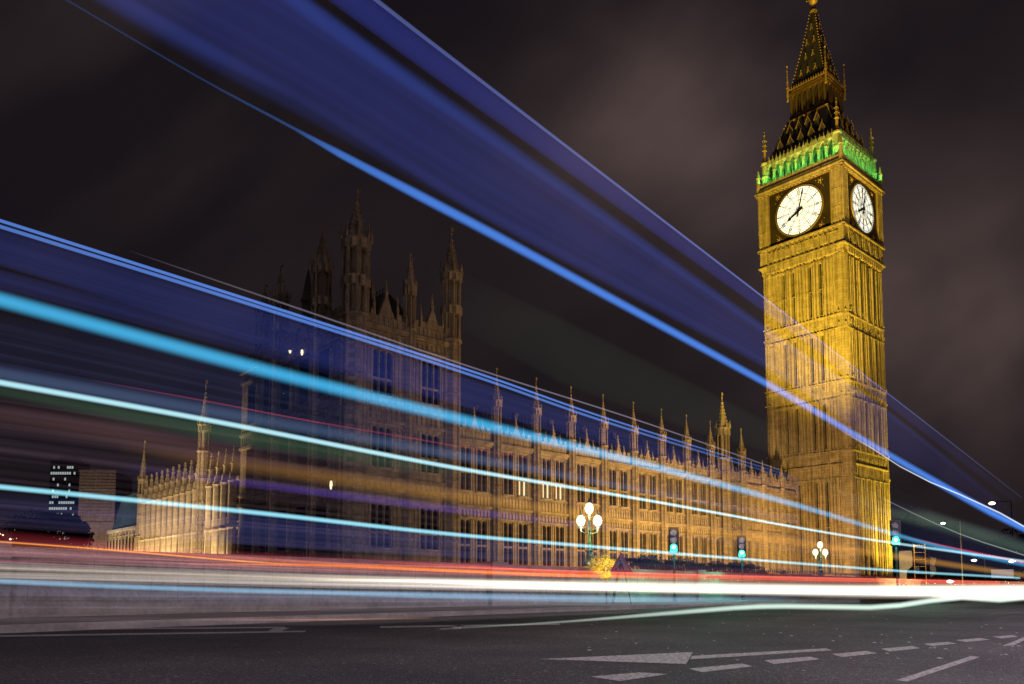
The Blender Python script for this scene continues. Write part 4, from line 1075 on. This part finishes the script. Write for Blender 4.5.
# lantern on the pavilion
def wall_lamp(px, py, label, h=.5):
    k = (px - 512) / FPX
    # on the river face plane of the pavilion
    n = (U[0], U[1]); s0 = -71.1; P0 = site(s0, 0); kk = (CY - py) / FPX; c, s = math.cos(PITCH), math.sin(PITCH)
    dx, dy, dz = k, c - kk * s, s + kk * c; tt = (P0[0] * n[0] + P0[1] * n[1]) / (dx * n[0] + dy * n[1])
    t = thing('wall_lantern', label, 'lantern', (dx * tt, dy * tt, CH + dz * tt), RZ, 'small lights on the dark river face')
    obj('bracket', MB().bar((.5, 0, h), (0, 0, h), .05), 'iron', t)
    obj('lantern_glass', MB().lathe(0, 0, [(.06, -h * .5), (.12, 0), (.1, h * .6), (.03, h * .8)], 8), mat('small_lantern', (.5, .5, .5), .5, emis=(1, .85, .55), estr=1.2), t)
wall_lamp(331, 486, 'bright lantern low on the dark palace front, right of the floodlit range', .55)
wall_lamp(285, 394, 'small white lantern between the two cyan light trails', .5)
wall_lamp(290, 351, 'left of two faint lights high on the dark palace front', .4)
wall_lamp(302, 353, 'right of two faint lights high on the dark palace front', .4)

# ------------------------------------------------------------------ light trails of passing traffic (glowing air volumes, no surface)
def trail_mat(col, strength):
    m = bpy.data.materials.new('trail_glow'); m.use_nodes = True; nt = m.node_tree; nt.nodes.clear()
    o = nt.nodes.new('ShaderNodeOutputMaterial'); e = nt.nodes.new('ShaderNodeEmission'); e.inputs[0].default_value = (*col, 1); e.inputs[1].default_value = strength
    nt.links.new(e.outputs[0], o.inputs['Volume']); m.cycles.homogeneous_volume = True if hasattr(m, 'cycles') and hasattr(m.cycles, 'homogeneous_volume') else None
    return m
def trail_rings(pts, d, ht0, mxw, e=.9, n=7):
    rings = []
    for px, py, th, w in pts:
        c = plane_at(px, py, d); depth = c.y * math.cos(PITCH) + (c.z - CH) * math.sin(PITCH)
        hh = th / FPX * depth / 2
        view = Vector((c.x, c.y, c.z - CH)).normalized(); sn = abs(view.x * BN[0] + view.y * BN[1])
        ht = ht0 * sn * (w / mxw) + .0002
        ys = [-1 + 2 * i / n for i in range(n + 1)]
        up = [(y, max(0, 1 - y * y) ** e) for y in ys[1:-1]]
        prof = [(-1, 0)] + [(y, q) for y, q in up] + [(1, 0)] + [(y, -q) for y, q in up[::-1]]
        rings.append([(c.x + BN[0] * ht * q, c.y + BN[1] * ht * q, c.z + hh * y) for y, q in prof])
    return rings
def trail(name, pts, d, col, label, cat='light trail', group=None, kind=None, ht0=.03, e=.9, n=7):
    """pts: [(px, py, thickness in px, brightness)] surveyed on the vertical plane at offset d; a lens-shaped tube of glow"""
    mxw = max(p[3] for p in pts)
    mb = MB().rings(trail_rings(pts, d, ht0, mxw, e, n)); m = trail_mat(col, mxw / (2 * ht0))
    o = obj(name, mb, m); tag(o, label, cat, group, kind); return o
def dens(pts, step=22):                       # smooth resampling (monotone cubic) so paths and sections vary gently
    out = []; n = len(pts)
    def slope(i, j):
        if i == 0: return (pts[1][j] - pts[0][j]) / (pts[1][0] - pts[0][0])
        if i == n - 1: return (pts[-1][j] - pts[-2][j]) / (pts[-1][0] - pts[-2][0])
        return (pts[i + 1][j] - pts[i - 1][j]) / (pts[i + 1][0] - pts[i - 1][0])
    for i in range(n - 1):
        a, b = pts[i], pts[i + 1]; h = b[0] - a[0]; k = max(1, int(h / step))
        for q in range(k):
            t = q / k; row = [a[0] + h * t]
            for j in (1, 2, 3):
                if j > 1: row.append(a[j] + (b[j] - a[j]) * t); continue
                m0, m1 = slope(i, j) * h, slope(i + 1, j) * h
                row.append((2 * t ** 3 - 3 * t * t + 1) * a[j] + (t ** 3 - 2 * t * t + t) * m0 + (-2 * t ** 3 + 3 * t * t) * b[j] + (t ** 3 - t * t) * m1)
            out.append(tuple(row))
    return out + [pts[-1]]
def streaks(top, bot, d, col, n, seed, label, th=(1, 3), full=.5, ht0=.02):
    """many hair-thin streaks between two boundary paths; nobody could count them"""
    random.seed(seed); mb = MB()
    def yat(path, x):
        for i in range(len(path) - 1):
            if path[i][0] <= x <= path[i + 1][0]: return path[i][1] + (path[i + 1][1] - path[i][1]) * (x - path[i][0]) / (path[i + 1][0] - path[i][0])
        return path[-1][1] if x > path[-1][0] else path[0][1]
    X0, X1 = top[0][0], top[-1][0]
    for k in range(n):
        f_ = random.random(); L_ = (X1 - X0) * (1 if random.random() < full else random.uniform(.15, .7)); a = random.uniform(X0, X1 - L_) if L_ < X1 - X0 else X0
        w = random.uniform(.25, 1); tt = random.uniform(*th); pts = []
        m = max(4, int(L_ / 45))
        for i in range(m + 1):
            x = a + L_ * i / m; fade = min(1, min(i, m - i) / (m * .25)) if L_ < X1 - X0 else 1
            ya, yb_ = yat(top, x), yat(bot, x); pts.append((x, ya + (yb_ - ya) * f_, tt * (.55 + .45 * (yb_ - ya) / max(1e-6, abs(bot[0][1] - top[0][1]))) if abs(bot[0][1] - top[0][1]) > 1 else tt, max(.02, w * fade)))
        mb.rings(trail_rings(pts, d + random.uniform(-.3, .3), ht0, 1.0, .8, 4))
    o = obj('glow_streaks', mb, trail_mat(col, 1 / (2 * ht0))); tag(o, label, 'glow', None, 'stuff')
NEAR = 'light trails of the near bus'; FAR = 'light trails of the far bus'; LOW = 'light trails of car lamps'
D1, D2 = 3.5, 6.6
def T(pts, d, col, label, g, ht0=.03, e=2.0): trail('light_trail', [(a_, b_, c_ * 1.22, w_) for a_, b_, c_, w_ in dens(pts)], d, col, label, 'light trail', g, None, ht0, e, 10)
# upper, near bus
T([(340, -30, 3, .6), (375, -1, 3, .6), (480, 80, 2.6, .6), (763, 297, 2.2, .5), (886, 392, 2, .25), (1022, 498, 2, .01)], D1, (.26, .34, .95), 'thin violet-blue topmost light trail running down to the tower', NEAR)
T([(255, -32, 30, 1), (315, 14, 27, 1), (480, 129, 20, 1), (763, 328, 10, .8), (886, 412, 8, .3), (1000, 504, 6, .01)], D1, (.009, .022, .115), 'soft blue light trail just under the dark gap in the veil', NEAR)
T([(60, -36, 30, .6), (120, 4, 30, 1), (217, 60, 28, 1), (295, 104, 22, .8), (500, 222, 14, .4), (763, 360, 7, .2)], D1, (.005, .010, .055), 'dim blue lower rim of the broad veil', NEAR)
T([(60, -4, 2.5, .10), (200, 78, 2.5, .12), (295, 129, 4, .25), (340, 154, 9, .8), (420, 196, 12, 1), (500, 238, 12, 1), (780, 391, 9, 1), (886, 453, 9, .9), (940, 484, 9, 1), (990, 512, 9, 1.1), (1030, 532, 8, 1)], D1, (.06, .22, .76), 'broad bright blue light trail crossing the clock tower', NEAR)
T([(840, 430, 1.6, .02), (870, 447, 1.6, .6), (900, 466.5, 1.6, .8), (930, 482, 1.6, 1), (960, 494.5, 1.6, 1), (1000, 513, 2, 1), (1030, 530, 2, 1)], D1 + .1, (.75, .78, .8), 'hair-thin white light trail weaving along the broad blue one', NEAR)
# far bus
T([(-8, 218, 3.2, 1), (300, 316, 3, 1), (480, 374, 2.6, .9), (600, 416, 2.2, .8), (800, 479, 2, .03)], D2, (.12, .30, .95), 'upper strand of the double thin blue trail over the pavilion', FAR)
T([(-8, 224, 4, 1), (300, 320, 4, 1), (480, 378, 3.2, .9), (600, 420, 3, .8), (800, 482, 2.4, .03)], D2, (.10, .24, .75), 'lower strand of the double thin blue trail over the pavilion', FAR)
T([(130, 251, 1.6, .03), (300, 309, 1.6, .9), (480, 370, 1.6, 1), (640, 421, 1.6, 1), (780, 470, 1.6, .6)], D2 + .2, (.20, .18, .24), 'faint grey hairline trail above the double blue trail', FAR)
T([(-8, 297.5, 18, 1), (260, 369, 16, 1), (480, 424, 13, 1), (640, 463, 9.5, 1), (800, 506, 7, .8), (860, 524, 6, .6), (940, 547, 5, .6), (1030, 566, 5, .5)], D2, (.05, .40, .72), 'thickest cyan light trail, from the left edge to the tower foot', FAR)
T([(-8, 381, 7, 1), (205, 419.5, 6, 1), (440, 465, 5, 1), (640, 499, 3.6, 1.1), (800, 528, 3, 1), (860, 538, 3, .8), (950, 551, 3, .7), (1030, 562, 3, .6)], D2, (.50, .88, 1), 'white-cyan light trail below the thick cyan one', FAR)
T([(-8, 486, 6, 1), (250, 512, 5.5, 1), (440, 533, 4.6, 1), (640, 550.5, 3.8, 1), (800, 563.5, 3.2, .9), (900, 571, 3, .8), (1020, 578, 2.5, .6)], D2, (.32, .78, .95), 'lowest pale blue light trail, across the floodlit range', FAR)
T([(90, 380, 1.6, .02), (206, 401, 1.6, .8), (300, 419, 1.6, 1), (480, 450, 1.8, .6), (560, 464, 1.8, .01)], D2, (.24, .02, .035), 'thin red light trail between the cyan ones', FAR)
T([(120, 446, 16, .02), (190, 458, 16, .25), (320, 476, 18, .7), (480, 499, 14, 1), (560, 511, 12, 1), (700, 530, 10, 1.1), (800, 543, 9, 1.2), (900, 557, 8, 1.5), (960, 566, 7, 1.6), (1030, 576, 6, 1.4)], D2, (.16, .075, .008), 'soft amber light trail across the palace windows', FAR)
T([(120, 468, 9, .02), (220, 480, 9, .6), (300, 490, 9, 1), (480, 513, 9, .9), (640, 532, 7, .02)], D2, (.035, .018, .13), 'dim violet light trail under the amber one', FAR)
T([(-8, 389, 14, .6), (230, 434, 22, 1), (400, 463, 16, .7), (480, 477, 10, .02)], D2, (.022, .05, .028), 'dim green light trail under the white-cyan one', FAR)
T([(-8, 372, 16, 1), (230, 415, 16, 1), (480, 460, 12, .9), (640, 490, 8, .6), (800, 520, 6, .02)], D2, (.035, .06, .12), 'dim steel-blue light trail above the white-cyan one', FAR)
T([(-8, 414, 28, .6), (120, 434, 30, 1), (230, 456, 22, 1), (360, 479, 14, .02)], D2, (.040, .018, .016), 'dim rust-brown light trail at left above the floodlit range', FAR)
T([(800, 470, 8, .02), (886, 512, 12, .6), (930, 520, 20, 1), (1030, 550, 16, .9)], D1 + .2, (.035, .06, .035), 'dim green light trail right of the clock tower', NEAR)
T([(850, 480, 1.4, .02), (886, 500, 1.4, .5), (960, 534, 1.4, 1), (1030, 557, 1.6, 1)], D1 + .3, (.22, .26, .24), 'hair-thin pale trail inside the green glow at right', NEAR)
T([(900, 536, 2, .02), (940, 545, 2, .7), (1030, 564, 3, 1)], 7.6, (.55, .03, .07), 'short crimson light trail at the right edge', LOW)
# veils between the trails: glow of the bus windows, too soft to count
def veil(pts, d, col, label, ht0=.05, e=.3): trail('window_glow', dens(pts), d, col, label, 'glow', None, 'stuff', ht0, e, 14)
veil([(300, -45, 50, 1), (375, 17, 36, 1), (480, 95, 32, .95), (763, 304, 16, .7), (886, 398, 14, .4), (1015, 500, 8, .02)], D1, (.012, .018, .12), 'violet-blue glow between the topmost trail and the dark gap')
veil([(20, -130, 190, .9), (185, -20, 145, .9), (300, 47, 118, 1), (480, 172, 96, .95), (763, 348, 42, .75), (886, 428, 44, .5), (1015, 516, 12, .02)], D1, (.0085, .014, .080), 'broad navy glow of the passing bus between the blue trails')
streaks([(60, -100), (185, -60), (315, 20), (480, 134), (763, 330), (886, 412)], [(60, -35), (185, 42), (315, 112), (480, 214), (763, 362), (886, 448)], D1, (.0010, .0016, .008), 24, 5, 'faint fine streaks inside the broad navy glow', (4, 16), .8)
veil([(-8, 245, 38, 1), (300, 340, 38, 1), (480, 397, 32, .9), (640, 445, 22, .7), (800, 495, 12, .02)], D2, (.006, .010, .055), 'navy glow between the double blue trail and the thick cyan one')
veil([(-8, 277, 20, 1), (300, 357, 20, .8), (520, 418, 12, .02)], D2, (.006, .009, .045), 'navy glow just over the thick cyan trail')
veil([(-8, 340, 60, .6), (300, 398, 50, 1), (480, 440, 36, .9), (760, 506, 14, .02)], D2, (.004, .006, .020), 'dark blue glow under the thick cyan trail')
veil([(-8, 506, 30, .3), (250, 528, 36, 1), (480, 548, 26, .8), (700, 566, 8, .02)], D2, (.009, .013, .048), 'blue glow under the lowest pale blue trail')
veil([(430, 285, 60, .03), (480, 310, 62, .35), (560, 350, 70, 1), (700, 410, 50, 1), (763, 435, 34, .8), (940, 515, 10, .02)], 5.0, (.006, .009, .006), 'faint green glow over the palace turrets')
# car lamps, far lanes
T([(-8, 541, 2, .6), (110, 550, 2, .8), (240, 561, 2, 1), (300, 564.5, 2.4, .02)], 8.0, (.95, .34, .03), 'thin orange light trail under the floodlit range', LOW)
T([(180, 564, 2, .02), (310, 565, 3, .8), (460, 571, 4, 1), (560, 575, 4, 1), (760, 579, 3, .02)], 8.2, (1, .22, .02), 'orange light trail along the middle of the bridge', LOW)
T([(380, 562, 2, .3), (480, 567, 4, .9), (560, 572, 4, 1), (680, 575, 4, .8), (800, 579, 4, .8), (900, 581, 4, .7), (1000, 583, 4, .7)], 8.4, (.55, .03, .012), 'bright red tail-light trail above the white stream', LOW)
T([(-8, 536, 14, .6), (100, 546, 14, .9), (240, 557, 12, 1), (420, 564, 10, .8), (600, 570, 10, 1), (800, 577, 8, 1.2), (960, 582, 6, 1.2)], 8.6, (.12, .010, .014), 'dim broad red glow trail above the white stream', LOW)
T([(-8, 551, 12, 1), (200, 564, 13, 1), (400, 574, 8, .8), (560, 579, 4, .02)], 8.0, (.105, .06, .080), 'dull purple light trail at left above the cream one', LOW)
T([(-8, 561, 2.4, .7), (120, 567, 2, .1)], 7.6, (.4, .08, .15), 'short pink light trail at the left edge', LOW)
for q, (y0, y1, y2, y3, c, th) in enumerate(((568, 578, 583, 588, (.42, .33, .25), 7), (573, 581, 587, 590, (.50, .45, .38), 6), (577, 585, 589, 592, (.34, .30, .30), 5))):
    T([(-8, y0, th - 2, .42), (240, y1 - 2, th - 1.5, .55), (340, y1, th, .75), (512, y2 - 1, th + 1, 1.0), (680, y2 + 1, th + 1, 1.1), (850, y3, th + 2, 1.4), (1030, y3 + 1, th + 5, 2.2)], 7.2 + q * .3, c, ['upper', 'middle', 'lower'][q] + ' strand of the cream headlight stream low across the picture', LOW)
T([(300, 580, 3, .02), (420, 581, 4, .9), (512, 584, 7, 1), (600, 586, 9, 1), (700, 588, 11, 1), (850, 591, 13, 1), (1030, 593, 14, 1)], 6.8, (.9, .84, .72), 'brightest white headlight trail, widening to the right edge', LOW)
T([(-8, 581, 6, 1), (160, 588, 6, 1), (340, 593, 6, 1), (512, 597, 8, .8), (680, 600, 7, .6), (800, 598, 5, .02)], 5.8, (.16, .34, .50), 'blue light trail under the cream stream at left', LOW)
T([(-8, 590, 12, .7), (200, 596, 12, 1), (400, 599, 10, 1), (600, 600, 12, 1), (800, 600, 8, .02)], 6.0, (.045, .05, .08), 'dull grey-blue light trail beneath the headlight stream', LOW)
T([(440, 629, 1.4, .1), (560, 622, 2.4, .35), (684, 612, 5, .9), (760, 606.5, 6, 1.2), (830, 606.8, 6, 1.3), (870, 607.5, 6, 1.3), (900, 605.3, 6, 1.4), (930, 600.8, 6, 1.5), (962, 597.4, 6, 1.5), (1000, 600, 6, 1.4), (1030, 597, 6, 1.4)], 4.6, (.55, .68, .60), 'wavering greenish-white light trail low over the asphalt', LOW)
T([(-8, 617, 22, .9), (200, 614, 20, 1), (400, 612, 18, .9), (640, 609, 10, .02)], 6.4, (.026, .018, .018), 'dull brown glow trail above the far lane lines', LOW)
T([(200, 620, 1.6, .2), (340, 619.5, 1.8, 1), (430, 618, 1.4, .4)], 6.2, (.35, .14, .05), 'thin short orange trail low over the asphalt', LOW)

# fine striations everywhere the traffic smeared
streaks([(-8, 562), (340, 575), (680, 586), (1030, 589)], [(-8, 580), (340, 588), (680, 594), (1030, 598)], 7.0, (.11, .10, .085), 46, 31, 'fine cream streaks in the headlight stream', (.8, 2.4), .55)
streaks([(-8, 540), (340, 563), (680, 574), (1030, 582)], [(-8, 560), (340, 573), (680, 581), (1030, 587)], 8.1, (.12, .030, .016), 70, 32, 'fine red streaks above the headlight stream', (.8, 2.2), .35)
streaks([(-8, 590), (340, 592), (680, 597), (860, 598)], [(-8, 626), (340, 624), (680, 612), (860, 606)], 6.3, (.030, .026, .030), 50, 33, 'fine dull streaks over the far lanes', (1, 4), .4)
streaks([(-8, 226), (300, 322), (600, 422), (800, 484)], [(-8, 290), (300, 370), (600, 448), (800, 500)], D2, (.002, .003, .013), 20, 34, 'faint navy streaks between the double blue and the thick cyan trail', (3, 12), .7)
streaks([(-8, 318), (300, 392), (600, 466), (800, 515)], [(-8, 376), (300, 428), (600, 486), (800, 524)], D2, (.004, .005, .014), 24, 35, 'faint dark blue streaks below the thick cyan trail', (2, 8), .6)
streaks([(-8, 392), (300, 440), (600, 498), (860, 543)], [(-8, 480), (300, 512), (600, 542), (860, 566)], D2, (.011, .007, .010), 44, 36, 'faint brown streaks above the lowest pale blue trail', (2, 9), .6)
streaks([(-8, 494), (300, 522), (600, 550), (860, 570)], [(-8, 540), (300, 560), (600, 572), (860, 580)], 7.2, (.011, .008, .018), 40, 37, 'faint violet streaks below the lowest pale blue trail', (1, 5), .5)

veil([(820, 515, 60, .02), (886, 528, 66, .7), (950, 545, 60, 1), (1030, 560, 44, 1)], 5.5, (.010, .010, .024), 'dim navy glow over the dark street right of the clock tower')
